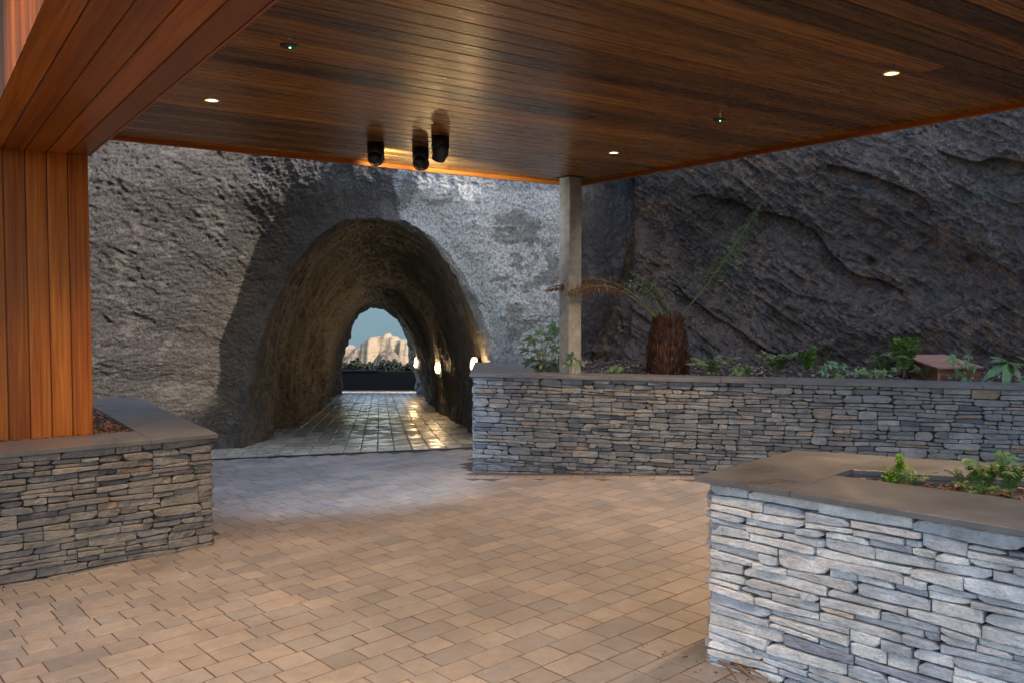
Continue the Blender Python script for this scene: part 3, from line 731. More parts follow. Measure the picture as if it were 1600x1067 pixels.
# trough walls: concrete liner below the inner edges
mb = MB()
for a, b in ((hi0, HI), (HI, HJ), (HJ, hj0), (hj0, hi0)):
    mb.add([(a.x, a.y, ZF-.30), (b.x, b.y, ZF-.30), (b.x, b.y, ZF-.023), (a.x, a.y, ZF-.023)], [(0, 1, 2, 3)])
mb.build('liner', M['coping'], rootF)
mb = MB(); mb.add([(p.x, p.y, ZF-.042) for p in (hi0, HI, HJ, hj0)], [(0, 1, 2, 3)]); mb.build('soil', M['soil'], rootF)
mb = MB(); chips(mb, 1500, [hi0, HI, HJ, hj0], ZF-.046, 8, (.012, .04)); tag(mb.build('trough_mulch', M['chip']), 'red brown bark chips in the narrow trough of the nearest planter', 'mulch', kind='stuff')
# loose leaves / dry stalks at the foot of the near planter
dryb = MB(); rn = random.Random(4)
for (u0, v0, u1, v1) in ((1118, 1034, 1150, 1064), (1122, 1032, 1180, 1066), (1140, 1042, 1200, 1066), (1108, 1030, 1130, 1040)):
    a, b = PF(u0, v0), PF(u1, v1); a.z += .012; b.z += .012; m_ = (a+b)/2+Vector((.01, 0, .012)); dryb.tube([a, m_, b], [.003, .006, .0015], 5, (1.2, 1.1, .9))
tag(dryb.build('dry_stalk', M['dead']), 'dry tan plant stalks lying on the paving at the foot of the nearest planter', 'debris')

# ================================================================== CANOPY
def boards(mb, org, ul, vl, nrm, L, nb, bw, seed, dark=.3, joints=True, th=.018, tv=(.72, 1.2)):
    """boards run along ul; stacked along vl; nrm is the visible side"""
    rn = random.Random(seed); g = .0022; bv = .004
    for k in range(nb):
        s = 0; tn = None
        while s < L-1e-6:
            e = L if not joints else min(L, s+rn.uniform(2.2, 4.6)); 
            if L-e < .6: e = L
            b = rn.uniform(*tv)*(rn.uniform(.42, .7) if rn.random() < dark else 1); tn = (b*rn.uniform(.96, 1.06), b*rn.uniform(.93, 1.05), b*rn.uniform(.85, 1.1))
            ou = rn.uniform(0, 50); ovv = rn.uniform(0, 30)
            prof = [(g, th), (g, bv), (g+bv, 0), (bw-g-bv, 0), (bw-g, bv), (bw-g, th)]
            vs = []; uvs = []
            for ss in (s+.0004, e-.0004):
                for (a, dd) in prof:
                    vs.append(org+ul*ss+vl*(k*bw+a)-nrm*dd); uvs.append((ss+ou, a+dd+ovv))
            n = len(prof); fs = [(i, i+1, n+i+1, n+i) for i in range(n-1)]+[tuple(range(n))[::-1], tuple(range(n, 2*n))]
            mb.add(vs, fs, tn, uvs); s = e
canopy = empty('timber_canopy', (0, 0, 0)); tag(canopy, 'dark varnished timber board canopy overhead with a wide red timber bulkhead', 'canopy')
BW = .131; EA, EB = -5.9, 5.8
mb = MB(); dn = Vector((0, 0, -1))
boards(mb, CP(-4.5, .03, ZC), E1, E2, dn, 4.47, int((EB-.06)/BW), BW, 5, dark=.3)
mb.build('ceiling', M['wood_ceiling'], canopy)
mb = MB(); mb.box(CP(-4.7, .0, ZC+.05), E1*4.7, E2*(EB+.0), Z3*.22); mb.build('roof_deck', M['black'], canopy)
mb = MB()    # trims hanging a little below the boards
def plank(mb, a, ul, L, thk, dirn, h, seed, z0):
    rn = random.Random(seed); s = 0
    while s < L:
        e = min(L, s+rn.uniform(1.2, 2.6)); b = rn.uniform(.8, 1.25); u0 = rn.uniform(0, 40)
        o = a+ul*s; o.z = z0; vs = [o, o+ul*(e-s-.001), o+ul*(e-s-.001)+dirn*thk, o+dirn*thk]; vs += [v+Z3*h for v in vs]
        uvs = [(u0, 0), (u0+e-s, 0), (u0+e-s, thk), (u0, thk), (u0, h+.3), (u0+e-s, h+.3), (u0+e-s, h+.33), (u0, h+.33)]
        mb.add(vs, [(0, 3, 2, 1), (4, 5, 6, 7), (0, 1, 5, 4), (1, 2, 6, 5), (2, 3, 7, 6), (3, 0, 4, 7)], (b, b, b), uvs); s = e
plank(mb, CP(-4.6, 0), E1, 4.6, .028, E2, .30, 3, ZC-.030)
mb.build('eave_trim', M['wood_beam'], canopy)
mb = MB(); plank(mb, CP(-.028, .029), E2, EB, .028, E1, .30, 4, ZC-.032); mb.build('eave_trim', M['wood_beam'], canopy)
mb = MB(); boards(mb, CP(-7.6, .2, 3.5), E1, E2, dn, 2.72, 42, BW, 35, dark=.2); mb.build('side_ceiling', M['wood_ceiling'], canopy)
mb = MB(); mb.box(CP(-7.7, .1, 3.53), E1*2.9, E2*5.7, Z3*.2); mb.build('side_roof', M['black'], canopy)
# bulkhead
ZB = 2.50; BE = -4.29; NBm = 5; BWm = .124
mb = MB(); boards(mb, CP(BE, .12, ZB), E2, -E1, dn, EB-.2, NBm, BWm, 15, dark=.12, joints=False, tv=(.75, 1.15))
mb.build('soffit', M['wood_beam'], canopy)
mb = MB(); boards(mb, CP(BE-NBm*BWm, .12, ZB), Z3, E2, -E1, 1.25, 60, BWm, 16, dark=.1, joints=False)
mb.build('bulkhead_side', M['wood_beam'], canopy)
mb = MB(); mb.box(CP(BE, .10, ZB+.02), E2*(EB-.1), -E1*(NBm*BWm-.02), Z3*.5)
mb.build('bulkhead_core', M['black'], canopy)
mb = MB(); mb.box(CP(BE, .10, ZB), E2*(EB-.1), E1*.012, Z3*.20); mb.build('edge_strip', M['label_white'] if False else M['wood_beam'], canopy)

# pillar
pil = empty('timber_pillar', CP(BE-.3, -.05, ZL)); tag(pil, 'red brown boarded timber pillar standing in the left planter', 'pillar')
bpy.context.view_layer.update()
inv = Matrix.Translation(-pil.location)
mb = MB(); boards(mb, CP(BE, .12, ZL-.1), Z3, -E1, E2, ZB-ZL+.1, NBm, BWm, 25, dark=.15, joints=False, tv=(.8, 1.15)); 
mb.v = [tuple(inv @ Vector(v)) for v in mb.v]; mb.build('front_cladding', M['wood_beam'], pil)
mb = MB(); boards(mb, CP(BE, .12-.018, ZL-.1), Z3, -E2, E1, ZB-ZL+.1, 3, BWm, 26, dark=.15, joints=False); mb.v = [tuple(inv @ Vector(v)) for v in mb.v]; mb.build('side_cladding', M['wood_beam'], pil)
mb = MB(); mb.box(CP(BE-.02, .10, ZL-.2), -E1*.58, -E2*.34, Z3*(ZB-ZL+.25)); mb.v = [tuple(inv @ Vector(v)) for v in mb.v]; mb.build('core', M['black'], pil)

# concrete post
pc = PZ(891.5, 278, ZC-.0); 
post = empty('concrete_post', (pc.x, pc.y, ZR-.05)); tag(post, 'square grey concrete post rising from the long planter to the canopy corner', 'post')
mb = MB(); a = .148; mb.box(-E1*a/2-E2*a/2+Vector((0, 0, -.3)), E1*a, E2*a, Z3*(ZC-ZR+.05+.3)); bevel(mb.build('shaft', M['concrete'], post), .010, 2)
mb = MB(); a2 = .20; mb.box(-E1*a2/2-E2*a2/2+Vector((0, 0, ZC-ZR+.05-.006)), E1*a2, E2*a2, Z3*.006); mb.build('head_plate', M['drain'], post)

# ------------------------------------------------------------------ lamps in the ceiling
def downlight(p, label, lit=True, energy=76, z=None):
    r = empty('ceiling_downlight', (p.x, p.y, z or ZC)); tag(r, label, 'downlight', 'round warm downlights in the timber ceiling')
    mb = MB(); mb.lathe((0, 0, 0), [(.036, .0), (.036, -.004), (.050, -.005), (.052, -.001), (.052, .012)], n=32); mb.build('trim_ring', M['steel'], r, True)
    mb = MB(); mb.lathe((0, 0, 0), [(.021, -.0028), (.037, -.002)], n=32); mb.build('reflector', M['glow_rim'], r, True)
    mb = MB(); mb.lathe((0, 0, 0), [(.0, -.0045), (.014, -.004), (.021, -.0026)], n=32); mb.build('lens', M['glow_warm'], r, True)
    l = bpy.data.lights.new('downlight_bulb', 'SPOT'); l.energy = energy; l.color = (1, .68, .395); l.spot_size = R(118); l.spot_blend = 1.0; l.shadow_soft_size = .035
    o = bpy.data.objects.new('downlight_bulb', l); COL.objects.link(o); o.parent = r; o.location = (0, 0, -.012)
    return r
lamps = [((331, 157), 'lit warm downlight nearest the red timber bulkhead'), ((959, 239), 'lit warm downlight nearest the concrete post'), ((1393, 115), 'lit warm downlight near the right eave, largest in view')]
for (u, v), lb in lamps: downlight(PZ(u, v, ZC), lb)
for kk, (a, b) in enumerate(((-3.84, 3.98),)): downlight(CP(a, b), ['lit warm downlight above the view, in line with the one by the bulkhead'][kk])
for kk, (a, b) in enumerate(((-5.40, 2.6), (-5.40, 4.6))):
    d_ = downlight(CP(a, b), ['lit warm downlight beyond the red bulkhead, nearer the pillar', 'lit warm downlight beyond the red bulkhead, farther from the pillar'][kk], energy=45, z=3.5); 
for (u, v), lb, lit in (((452, 72), 'small dark ceiling sensor with a green light, left of the spotlights', 1), ((1124, 187), 'small dark ceiling sensor between the two right downlights', 1)):
    p = PZ(u, v, ZC); r = empty('ceiling_sensor', (p.x, p.y, ZC)); tag(r, lb, 'sensor', 'small dark sensors in the timber ceiling')
    mb = MB(); mb.lathe((0, 0, 0), [(.0, -.010), (.022, -.009), (.030, -.006), (.040, -.005), (.042, .0), (.042, .01)], n=28); mb.build('housing', M['black'], r, True)
    mb = MB(); mb.lathe((.004, -.004, -.0095), [(.0, -.003), (.003, -.002), (.0045, .002)], n=12); mb.build('indicator', M['led'], r, True)

# black gimbal spotlights
def spotlight(u, v, label, aim, energy, col=(.86, .93, 1)):
    p = PZ(u, v, ZC); r = empty('ceiling_spotlight', (p.x, p.y, ZC)); tag(r, label, 'spotlight', 'black surface spotlights on the timber ceiling')
    mb = MB(); mb.lathe((0, 0, 0), [(.0, -.0), (.062, 0), (.062, -.078), (.058, -.084), (.054, -.084), (.0, -.080)], n=32); mb.build('housing', M['black'], r, True)
    d = Vector(aim)-Vector((p.x, p.y, ZC-.13)); d.normalize(); ax_ = d
    c = Vector((0, 0, -.105))
    mb = MB()
    prof = [(.0, -.075), (.030, -.070), (.045, -.050), (.050, -.02), (.050, .055), (.046, .060), (.040, .058), (.036, .035)]
    mb.lathe(c, prof, ax_, 32); hd_ = mb.build('lamp_head', M['black'], r, True)
    mb = MB(); mb.lathe(c, [(.0, .036), (.037, .038)], ax_, 24); mb.build('lens', M['glow_cool'], hd_, True)
    side = ax_.cross(Z3).normalized(); mb = MB()
    n_ = 14; pts = [c+(side*math.cos(a)+Vector((0, 0, -1))*math.sin(a)*1.0)*.0575 for a in [math.pi*i/n_ for i in range(n_+1)]]
    mb.tube([c+side*.0575+Z3*.03]+pts+[c-side*.0575+Z3*.03], .0045, 6); mb.build('yoke', M['black'], r, True)
    mb = MB(); q = c-ax_*.0; up = side.cross(ax_)
    ang = [R(a) for a in range(-38, 39, 6)]
    back = -Vector((ax_.x, ax_.y, 0)).normalized()
    vs = []
    for a in ang:
        dd = back*math.cos(a)+side*math.sin(a); vs += [Vector((0, 0, -.087))+dd*.0565, Vector((0, 0, -.104))+dd*.0565]
    mb.add(vs, [(2*i, 2*i+1, 2*i+3, 2*i+2) for i in range(len(ang)-1)]); mb.build('white_label', M['label_white'], r)
    l = bpy.data.lights.new('spotlight_bulb', 'SPOT'); l.energy = energy; l.color = col; l.spot_size = R(66); l.spot_blend = .7; l.shadow_soft_size = .03
    o = bpy.data.objects.new('spotlight_bulb', l); COL.objects.link(o); o.parent = r; o.location = c+ax_*.075; o.rotation_euler = (-ax_).to_track_quat('Z', 'Y').to_euler()
M['glow_cool'] = emis('cool_lens', (.85, .93, 1), 2)
spotlight(587, 224, 'leftmost black spotlight, with a white band, by the canopy edge', PY(720, 300, 9.1), 40)
spotlight(657, 232, 'black spotlight in the middle of the three, lowest by the canopy edge', PY(790, 380, 9.1), 45)
spotlight(688, 214, 'rightmost and highest black spotlight of the three', PF(540, 745), 95, (.52, .70, 1))  # blue floor beam added to make up for weak sky light

# tunnel wall lamps
for (u, v, y, lb) in ((741, 569, 10.35, 'lit oval wall lamp at the tunnel mouth just above the coping corner'), (685, 572, 16.0, 'lit oval wall lamp halfway along the right tunnel wall'), (650.5, 566, 24.0, 'lit oval wall lamp deepest in the tunnel')):
    p = PY(u, v, y); r = empty('wall_lamp', p); tag(r, lb, 'wall lamp', 'oval lamps along the right tunnel wall')
    k = {741: .085, 685: .135, 650.5: .15}[u]; wv_ = .34
    mb = MB(); N_ = 20
    for nm, sc_, x0, x1, m_ in (('back_plate', 1.12, .02, .12, 'black'), ('diffuser', 1.0, -.035, .02, 'glow_lamp')):
        mb = MB(); vs = []
        for xx, ss in ((x1, 1), (x0+.015, 1), (x0, .86)):
            vs += [(xx, math.copysign(abs(math.cos(a))**.6, math.cos(a))*k*wv_*sc_*ss, math.copysign(abs(math.sin(a))**.8, math.sin(a))*k*sc_*ss) for a in [2*math.pi*i/N_ for i in range(N_)]]
        mb.add(vs, [(l*N_+i, l*N_+(i+1) % N_, (l+1)*N_+(i+1) % N_, (l+1)*N_+i) for l in (0, 1) for i in range(N_)]+[tuple(range(2*N_, 3*N_)), tuple(range(N_))[::-1]])
        o = mb.build(nm, M[m_], r, False)
    r.rotation_euler = (0, R(8), math.atan2(1, -TUN_K)*0+R(50))
    l = bpy.data.lights.new('wall_lamp_bulb', 'POINT'); l.energy = 3.5 if y < 12 else 7; l.color = (1, .68, .34); l.shadow_soft_size = .05
    o = bpy.data.objects.new('wall_lamp_bulb', l); COL.objects.link(o); o.parent = r; o.location = (-.09, 0, -.02)

# ================================================================== beyond the tunnel
ye = 29.5
def build_outcrop():
    n1, n2 = 160, 120; a = np.linspace(0, 2*math.pi, n1); b = np.linspace(-.35, math.pi/2, n2); A, B = np.meshgrid(a, b, indexing='ij')
    sg = lambda v, p: np.sign(v)*np.abs(v)**p
    D = np.stack([sg(np.cos(A), .7)*sg(np.cos(B), .6), sg(np.sin(A), .7)*sg(np.cos(B), .6), sg(np.sin(B), .8)], -1)
    P = D*np.array([9.6, 7.0, 12.0])+np.array([5.6, 36.6, -1.5])
    k = .9*fbm(P[..., 0]*.3, P[..., 1]*.3, P[..., 2]*.3, 4, 201)+.30*ridged(P[..., 0]*1.5, P[..., 1]*1.5, P[..., 2]*1.5, 3, 207)
    P = P+D*(k-.6)[..., None]
    tag(mesh_np('rock_outcrop', P.reshape(-1, 3), grid_faces(n1, n2), M['rock_slab'], None, True), kind='structure')
build_outcrop()
pw = empty('parapet_wall', (tun_x(ye), ye, -1.4)); tag(pw, 'low parapet wall, coloured black for its shade, beyond the far end of the tunnel', 'wall')
mb = MB(); mb.box((-4, 0, -.2), (8, 0, 0), (0, .3, 0), (0, 0, .86)); mb.build('wall_body', M['shade_wall'], pw)
mb = MB(); mb.box((-4, -.03, .66), (4.05, 0, 0), (0, .36, 0), (0, 0, .045)); mb.build('capping', M['shade_wall'], pw)
hb_ = MB(); rn = random.Random(6)
for i in range(22000):
    x = rn.uniform(-9, 1.5); top = PY(590, 568, 31.2).z+.10*math.sin(x*5.3)+.07*math.sin(x*13.1)+.05*math.sin(x*29)
    z = top-rn.random()**1.3*.75; y = 31.2+rn.uniform(-.35, .35); s_ = rn.uniform(.04, .09)
    n_ = Vector((rn.uniform(-1, 1), rn.uniform(-1, 1), rn.uniform(-1, 1))).normalized(); a = n_.orthogonal().normalized()*s_; b = n_.cross(a)
    c = Vector((x, y, z)); hb_.add([c-a, c-b*.6, c+a, c+b*.6], [(0, 1, 2, 3)], (1, 1, 1))
tag(hb_.build('hedge', M['hedge']), 'dark bushy hedge silhouetted before the pale cliffs', 'hedge', kind='stuff')

# ================================================================== PLANTS
def frond(mb, base, tip, sag, n, leaf, wid, tint=(1, 1, 1), stem_r=.006, start=.25, seed=0, up=Z3, droop=.25, mess=0):
    rn = random.Random(seed); base, tip = Vector(base), Vector(tip); pts = []
    for i in range(n+1):
        q = i/n; p = base.lerp(tip, q)+Vector(sag)*math.sin(q*math.pi)*1.0; pts.append(p)
    for i in range(int(n*start), n+1):
        q = i/n; d = (pts[min(i+1, n)]-pts[max(i-1, 0)]).normalized(); side = d.cross(up)
        side = side.normalized() if side.length > .05 else Vector((1, 0, 0)); nn = side.cross(d)
        qq = (q-start)/(1-start); l = leaf*(math.sin(math.pi*min(1, .12+qq*.9))**.6)*rn.uniform(.75, 1.15)
        for sg in (-1, 1):
            dl = (side*sg+d*rn.uniform(.45-mess, .45+mess)+nn*rn.uniform(-.25-mess, .25+mess)-Z3*(droop+rn.uniform(0, mess))).normalized(); b = dl.cross(nn).normalized()*wid*rn.uniform(.7, 1.2)
            p0 = pts[i]; m = p0+dl*l*.5+nn*.004; e = p0+dl*l-Z3*l*.15; k = rn.uniform(.75, 1.25)
            mb.add([p0, m-b, e, m+b], [(0, 1, 2, 3)], tuple(x*k for x in tint))
    return pts
def fern(u, v, y, h, spread, nf, mat, label, seed, nleaf=16, group='small ferns along the long planter', leaf=None, wid=None, zs=None):
    p = PY(u, v, y) if y else PZ(u, v, zs); rn = random.Random(seed)
    r = empty('fern', p); tag(r, label, 'fern', group)
    fm, sm_ = MB(), MB()
    for i in range(nf):
        a = 2*math.pi*i/nf+rn.uniform(-.4, .4); k = rn.uniform(.6, 1.1)
        tip = Vector((math.cos(a)*spread*k, math.sin(a)*spread*k, h*rn.uniform(.55, 1.05)))
        pts = frond(fm, (0, 0, 0), tip, (0, 0, h*.28), nleaf, leaf or h*.28, wid or h*.022, (1, 1, 1), seed=seed*50+i, start=.2)
        sm_.tube(pts, [.0022]*len(pts), 4, (1, 1, 1), False)
    fm.build('frond', M[mat], r); sm_.build('stem', M['stem'], r)
    return r
def leafshape(mb, p, d, nn, L, W_, tint, lobes=1, fold=.15):
    d = d.normalized(); s = d.cross(nn).normalized(); nn = s.cross(d)
    prof = [(0, .0), (.15, .55), (.38, 1), (.62, .85), (.85, .38), (1, 0)]
    vs = [p+d*L*q-nn*(.25*L*q*q) for q, w_ in prof]; L_ = [p+d*L*q+s*W_*w_*.5+nn*(fold*W_*w_)-nn*(.25*L*q*q) for q, w_ in prof]; R_ = [p+d*L*q-s*W_*w_*.5+nn*(fold*W_*w_)-nn*(.25*L*q*q) for q, w_ in prof]
    n = len(prof); mb.add(vs+L_+R_, [(i, i+1, n+i+1, n+i) for i in range(n-1)]+[(i, 2*n+i, 2*n+i+1, i+1) for i in range(n-1)], tint)
def palmate(mb, p, nn, face, size, k, tint, rn):
    a0 = face
    nn = nn.normalized(); x = nn.orthogonal().normalized(); y = nn.cross(x)
    for i in range(k):
        a = a0+(i-(k-1)/2)*R(250)/k; d = x*math.cos(a)+y*math.sin(a)
        t_ = rn.uniform(.8, 1.15); leafshape(mb, p, d, nn, size*(1-.25*abs(i-(k-1)/2)/k*2)*rn.uniform(.9, 1.1), size*.42, tuple(q*t_ for q in tint))
def shrub(name, label, p, leaves, seed, size=.09, group=None, lob=7, cat='shrub', mat='leaf'):
    r = empty(name, p); tag(r, label, cat, group); rn = random.Random(seed); lm, sm_ = MB(), MB()
    for (dx, dy, dz, sz, tt) in leaves:
        e = Vector((dx, dy, dz)); m = Vector((dx*.35+rn.uniform(-.02, .02), dy*.35, dz*.6)); pts = [Vector((rn.uniform(-.02, .02), rn.uniform(-.02, .02), -.04)), m, e]
        sm_.tube(pts, [.005, .0035, .002], 5)
        nn = Vector((rn.uniform(-.5, .5)+dx, -.8+rn.uniform(-.3, .3), .8+rn.uniform(-.3, .3)))
        palmate(lm, e, nn, rn.uniform(0, 6.3), size*sz, lob, tt, rn)
    lm.build('foliage', M[mat], r); sm_.build('stem', M['stem'], r)
    return r
# broad-leaved shrub beside the post
bp = PY(846, 580, 8.15)
lv = []; rn = random.Random(12)
for (u, v, s, t_) in ((832, 530, 1.0, 1.1), (845, 522, .9, 1.3), (868, 512, 1.3, 1.7), (838, 552, 1.0, .8), (862, 545, 1.0, .8), (828, 566, 1.0, .7), (850, 568, 1.1, .6), (872, 560, .9, .8), (858, 532, .8, 1.0), (820, 548, .7, .9), (846, 575, 1, .6), (868, 574, .9, .6), (835, 576, .9, .6)):
    q = PY(u, v, 8.15+rn.uniform(-.12, .10))-bp; lv.append((q.x, q.y, q.z, s, (t_, t_, t_*.9)))
shrub('leafy_shrub', 'dark green broad leaved shrub left of the concrete post', bp, lv, 3, .095, lob=5)
bp = PY(895, 580, 7.72)
shrub('leafy_shrub', 'small dark sprig with a few leaves right in front of the concrete post', bp, [(0, 0, .13, 1, (.6, .7, .6)), (.06, 0, .08, .8, (.5, .6, .5)), (-.05, 0, .07, .7, (.6, .7, .6))], 4, .085, lob=5)
# tree fern
tp = PY(1043, 590, 8.25); tf = empty('tree_fern', tp); tag(tf, 'tree fern with a stubby fibrous brown trunk and a few sparse fronds', 'tree fern')
mb = MB(); rn = random.Random(2); Ht = .60
prof = [(.19, -.15), (.21, .0), (.215, .12), (.20, .28), (.175, .42), (.145, .50), (.11, .52), (.0, .50)]
mb.lathe((0, 0, 0), prof, n=24, tint=(.25, .22, .2))
for i in range(2600):
    a = rn.uniform(0, 6.283); z = rn.uniform(-.05, .55)
    rr = np.interp(z, [0, .12, .28, .42, .55], [.215, .222, .205, .18, .14])
    o = Vector((math.cos(a)*rr, math.sin(a)*rr, z)); out_ = Vector((math.cos(a), math.sin(a), 0)); l = rn.uniform(.03, .10)
    e = o+Z3*l*rn.uniform(.6, 1)+out_*rn.uniform(.0, .05)+Vector((-math.sin(a), math.cos(a), 0))*rn.uniform(-.02, .02); s = Vector((-math.sin(a), math.cos(a), 0))*rn.uniform(.003, .009)
    k = rn.choice([.2, .5, 1, 1.9]); mb.add([o-s, o+s, e+s*.3, e-s*.3], [(0, 1, 2, 3)], (k, k*rn.uniform(.8, 1), k*.9))
for i in range(60):
    a = rn.uniform(0, 6.283); rr = rn.uniform(.07, .16); o = Vector((math.cos(a)*rr, math.sin(a)*rr, .48)); mb.tube([o, o+Vector((math.cos(a)*.01, math.sin(a)*.01, rn.uniform(.04, .15)))], [.012, .007], 6, (rn.uniform(.3, 1),)*3)
trk = mb.build('trunk', M['trunk'], tf); trk.scale = (.88, .88, 1)
def tfr(tip_uv, ty, sag, mat, tint, seed, n=34, leaf=.11, start=.35, b=(0, 0, .52), wid=.010, droop=.5):
    tip = PY(*tip_uv, ty)-tp; fm = MB(); pts = frond(fm, b, tip, sag, n, leaf, wid, tint, seed=seed, start=start, droop=droop, up=Vector((0, -1, .5)), mess=.6); fo = fm.build('frond', M[mat], tf)
    sm_ = MB(); sm_.tube(pts, list(np.linspace(.0065, .002, len(pts))), 6, (.9, .85, .6)); sm_.build('stem', M['stem'], fo)
tfr((1190, 318), 8.2, (-.02, 0, -.09), 'fern_dull', (.50, .46, .30), 1, 130, .11, .40, (.06, 0, .52), .008, .35)
tfr((848, 456), 7.85, (.05, 0, .24), 'dead', (.42, .36, .3), 2, 120, .085, .36, (-.06, 0, .52), .008, .5)
tfr((880, 462), 7.75, (.0, 0, .20), 'dead', (.36, .30, .25), 3, 100, .08, .40, (-.07, 0, .52), .009, .5)
tfr((985, 425), 8.1, (.12, 0, .03), 'fern_dull', (.6, .48, .32), 4, 60, .08, .45, (.0, 0, .52), .010, .4)
tfr((965, 445), 8.4, (.05, 0, .14), 'fern_dull', (.6, .46, .3), 5, 60, .08, .3, (-.03, 0, .52), .010, .5)
# small ferns
fs = [(1112, 590, 7.9, .17, .24, 11, 'fern_dull', 'dull fern just right of the tree fern trunk'), (1215, 588, 7.8, .19, .20, 11, 'fern_dull', 'bushy grey green fern between the tree fern and the low leafy plants'),
      (1262, 588, 7.9, .22, .09, 7, 'fern', 'upright narrow fern with bright green fronds'), (1412, 592, 7.7, .30, .12, 8, 'fern', 'tall olive fern just left of the wooden crate'),
      (1382, 592, 7.9, .20, .20, 8, 'fern_dull', 'spreading olive fern behind the pale ground cover'), (1448, 596, 7.6, .12, .16, 8, 'fern_dull', 'low dark fern at the crate corner'),
      (1165, 590, 7.75, .09, .12, 7, 'fern', 'tiny fern at the coping joint left of the bushy fern')]
for i, (u, v, y, h, sp, nf, mt, lb) in enumerate(fs): fern(u, v, y, h*1.2, sp, int(nf*1.7), mt, lb, 60+i, 26, leaf=h*.33, wid=h*.030)
def low(u, v, y, n, sp, lb, seed, tint=(1, 1, 1), size=.05, h=.10, mat='leaf'):
    rn = random.Random(seed); shrub('low_plant', lb, PY(u, v, y), [(rn.uniform(-sp, sp), rn.uniform(-.08, .08), rn.uniform(.02, h), rn.uniform(.7, 1.2), tint) for _ in range(n)], seed, size, group='low leafy plants along the long planter', lob=5, cat='plant', mat=mat)
low(1305, 590, 7.6, 11, .10, 'low glossy green plant in the middle of the long planter', 5, (1.2, 1.3, 1.1), .07, .13)
low(1365, 592, 7.55, 26, .17, 'pale yellow green ground plant left of the crate', 6, (2.2, 2.0, 1.8), .032, .09)
low(965, 582, 7.9, 12, .10, 'sparse yellow green seedling between the post and the tree fern', 7, (1.6, 1.5, .9), .03, .07)
low(1155, 588, 7.7, 6, .05, 'tiny bright seedling right of the tree fern', 8, (1.7, 1.7, 1), .03, .06)
# wooden slatted crate
cp = PY(1465, 600, 7.47); cp.z = ZR-.05
cr = empty('wooden_crate', (cp.x, cp.y, cp.z), R(11)); tag(cr, 'low brown slatted wooden box in the long planter among plants', 'crate')
mb = MB(); Wc, Dc, Hc = .46, .50, .117; SL = .078/.5; rn = random.Random(5)
for i in range(6): k = rn.uniform(.85, 1.2); mb.box((-.02, -.02+i*.088, Hc+SL*i*.088), (Wc, 0, 0), (0, .078, SL*.078), (0, 0, .016), (k*1.3, k*1.3, k*1.3))
mb.uv = []; 
for f in mb.f:
    for j in f: mb.uv.append((mb.v[j][0], mb.v[j][1]+mb.v[j][2]))
bevel(mb.build('lid_slats', M['wood_grey'], cr), .003)
mb = MB()
for i in range(2): k = rn.uniform(.8, 1.1); mb.box((-.0, .0, -.03+i*.074), (Wc-.04, 0, 0), (0, .02, 0), (0, 0, .070), (k, k*.8, k*.7))
for i in range(2): mb.box((-.0, .0205, -.03+i*.074), (.02, 0, 0), (0, Dc-.04, SL*Dc*i), (0, 0, .070), (.9, .7, .6))
mb.box((-.0, .0205, .118), (.02, 0, 0), (0, Dc-.04, SL*Dc), (0, 0, .001), (.9, .7, .6)); mb.box((.001, .0205, .0), (.018, 0, 0), (0, Dc-.04, 0), (0, 0, .115), (.7, .5, .4))
mb.box((0, Dc-.02, 0), (Wc-.04, 0, 0), (0, .018, 0), (0, 0, Hc+SL*Dc-.02), (.7, .5, .4))
mb.box((-.004, -.006, 0), (.022, 0, 0), (0, .006, 0), (0, 0, Hc-.004), (1.5, 1.3, 1.1))
for f in mb.f: pass
mb.uv = [(mb.v[j][0]+mb.v[j][1], mb.v[j][2]) for f in mb.f for j in f]
mb.build('side_boards', M['wood_grey'], cr)
# big-leaved plants by the crate
bp = PY(1512, 600, 7.35); rn = random.Random(31)
lv = [((PY(u, v, 7.35+rn.uniform(-.08, .08))-bp), s, t_) for u, v, s, t_ in ((1492, 560, 1.0, 1.6), (1508, 566, .9, 1.5), (1500, 580, .8, 1.3), (1515, 556, .7, 1.2), (1524, 575, .8, 1.2), (1505, 590, .7, 1.4), (1518, 592, .7, 1), (1486, 588, .6, 1.3))]
shrub('leafy_shrub', 'bushy green plant in front of the wooden crate', bp, [(q.x, q.y, q.z, s, (t_, t_, t_)) for q, s, t_ in lv], 9, .085, lob=5)
bp = PY(1590, 604, 7.1); r = empty('glossy_plant', bp); tag(r, 'big glossy leaved plant at the right edge of the long planter', 'plant')
lm, sm_ = MB(), MB(); rn = random.Random(8); hubp = PY(1576, 566, 7.1)-bp
for (u, v, w_, t_) in ((1536, 586, .075, 1.3), (1548, 560, .06, 1.1), (1572, 606, .075, 2.0), (1552, 552, .05, 1.2), (1600, 590, .07, 1.0), (1596, 570, .06, .8)):
    e = PY(u, v, 7.0+rn.uniform(-.05, .1))-bp; d = e-hubp; leafshape(lm, hubp, d, Vector((0, -.55, .85)), d.length, w_, (t_, t_, t_), fold=.05)
hub2 = PY(1640, 590, 7.0)-bp
for (u, v, w_, t_) in ((1588, 590, .05, 1.8), (1600, 548, .06, 1.0), (1600, 600, .05, 1.3)):
    e = PY(u, v, 7.0)-bp; d = e-hub2; leafshape(lm, hub2, d, Vector((0, -.55, .85)), d.length, w_, (t_, t_, t_), fold=.05)
sm_.tube([Vector((.05, 0, -.04)), Vector((.12, 0, .12)), hubp+Vector((.12, 0, -.02)), hubp], .005, 6, (1.4, 1.4, 1)); sm_.tube([Vector((.2, 0, -.04)), hub2], .006, 6)
lm.build('foliage', M['leaf'], r, True); sm_.build('stem', M['stem'], r)
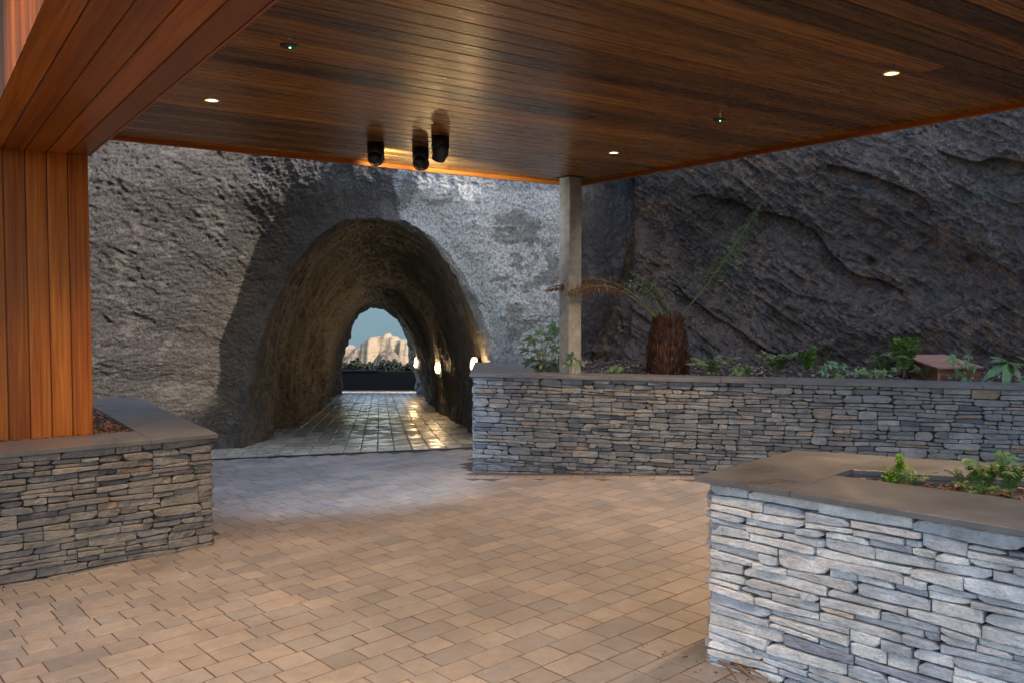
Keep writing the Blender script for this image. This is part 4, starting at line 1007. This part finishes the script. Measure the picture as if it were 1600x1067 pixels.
# front trough plants
def conifer(u, v, lb, seed, h=.13, rr=.05):
    h *= .95; rr *= .95
    p = PZ(u, v, ZF-.04); r = empty('seedling_plant', p); tag(r, lb, 'plant'); rn = random.Random(seed); lm, sm_ = MB(), MB()
    for i in range(44):
        z = h*rn.random(); a = rn.uniform(0, 6.28); rad = rr*(1-z/h*.7)*rn.uniform(.5, 1.1); e = Vector((math.cos(a)*rad, math.sin(a)*rad, z+rad*.5)); pts = frond(lm, (0, 0, z*.8), e, (0, 0, .006), 9, .014, .003, (2.6, 2.2, 1.0), seed=seed+i, start=.1)
    sm_.tube([(0, 0, -.02), (0, 0, h*.95)], [.003, .001], 5)
    lm.build('foliage', M['fern'], r); sm_.build('stem', M['stem'], r)
conifer(1405, 757, 'bright lime green seedling standing up in the trough of the nearest planter', 100, .13, .055)
conifer(1391, 756, 'short lime seedling leaning left at the foot of the brighter one', 140, .05, .05)
fern(1425, 760, None, .07, .11, 9, 'fern', 'low dark fern right of the lime seedling', 80, 14, 'ferns in the near trough', .024, .003, zs=ZF-.04)
fern(1538, 775, None, .155, .085, 6, 'fern', 'tall feathery fern in the near trough, left of the tallest one', 81, 34, 'ferns in the near trough', .05, .0035, zs=ZF-.04)
fern(1580, 779, None, .175, .075, 6, 'fern', 'tallest feathery fern in the near trough', 82, 34, 'ferns in the near trough', .05, .0035, zs=ZF-.04)
fern(1528, 778, None, .07, .12, 9, 'fern', 'low spreading fern at the front rim of the near trough', 83, 16, 'ferns in the near trough', .026, .003, zs=ZF-.04)
fern(1505, 768, None, .10, .08, 7, 'fern_dull', 'olive fern in the middle of the near trough', 84, 16, 'ferns in the near trough', .022, .003, zs=ZF-.04)

mb = MB(); rn = random.Random(77)
def litter(n, fn, cols, sz):
    for i in range(n):
        p = fn(); l = rn.uniform(*sz); a = rn.uniform(0, 6.3); d = Vector((math.cos(a), math.sin(a), 0)); e = Vector((-d.y, d.x, 0)); c = Vector((p.x, p.y, floor_z(p.x)+.003))
        k = rn.uniform(.6, 1.3); t_ = tuple(k*x for x in rn.choice(cols)); h = rn.uniform(.001, .006)
        mb.add([c-d*l, c-e*l*.4+Z3*h, c+d*l+Z3*.001, c+e*l*.4+Z3*h], [(0, 1, 2, 3)], t_)
LC = [(.14, .08, .035), (.08, .05, .03), (.20, .13, .06), (.05, .035, .025)]
litter(260, lambda: RW0+rwd*rn.uniform(0, 5)+rwn*abs(rn.gauss(0, .07)), LC, (.003, .010))
litter(160, lambda: outerL0.lerp(outerL1, rn.random()**1.3)-inner_n*(.0+abs(rn.gauss(0, .05))), LC, (.003, .010))
litter(220, lambda: q0+hd*rn.uniform(-.3, 2.2)+fn*abs(rn.gauss(.01, .08)), LC, (.003, .011))
litter(170, lambda: Vector((rn.uniform(-3.2, 2.5), rn.uniform(2.6, 9), 0)), LC, (.002, .007))
tag(mb.build('leaf_litter', M['chip']), 'tiny dry leaf bits and grit scattered on the paving and along the wall feet', 'litter', kind='stuff')
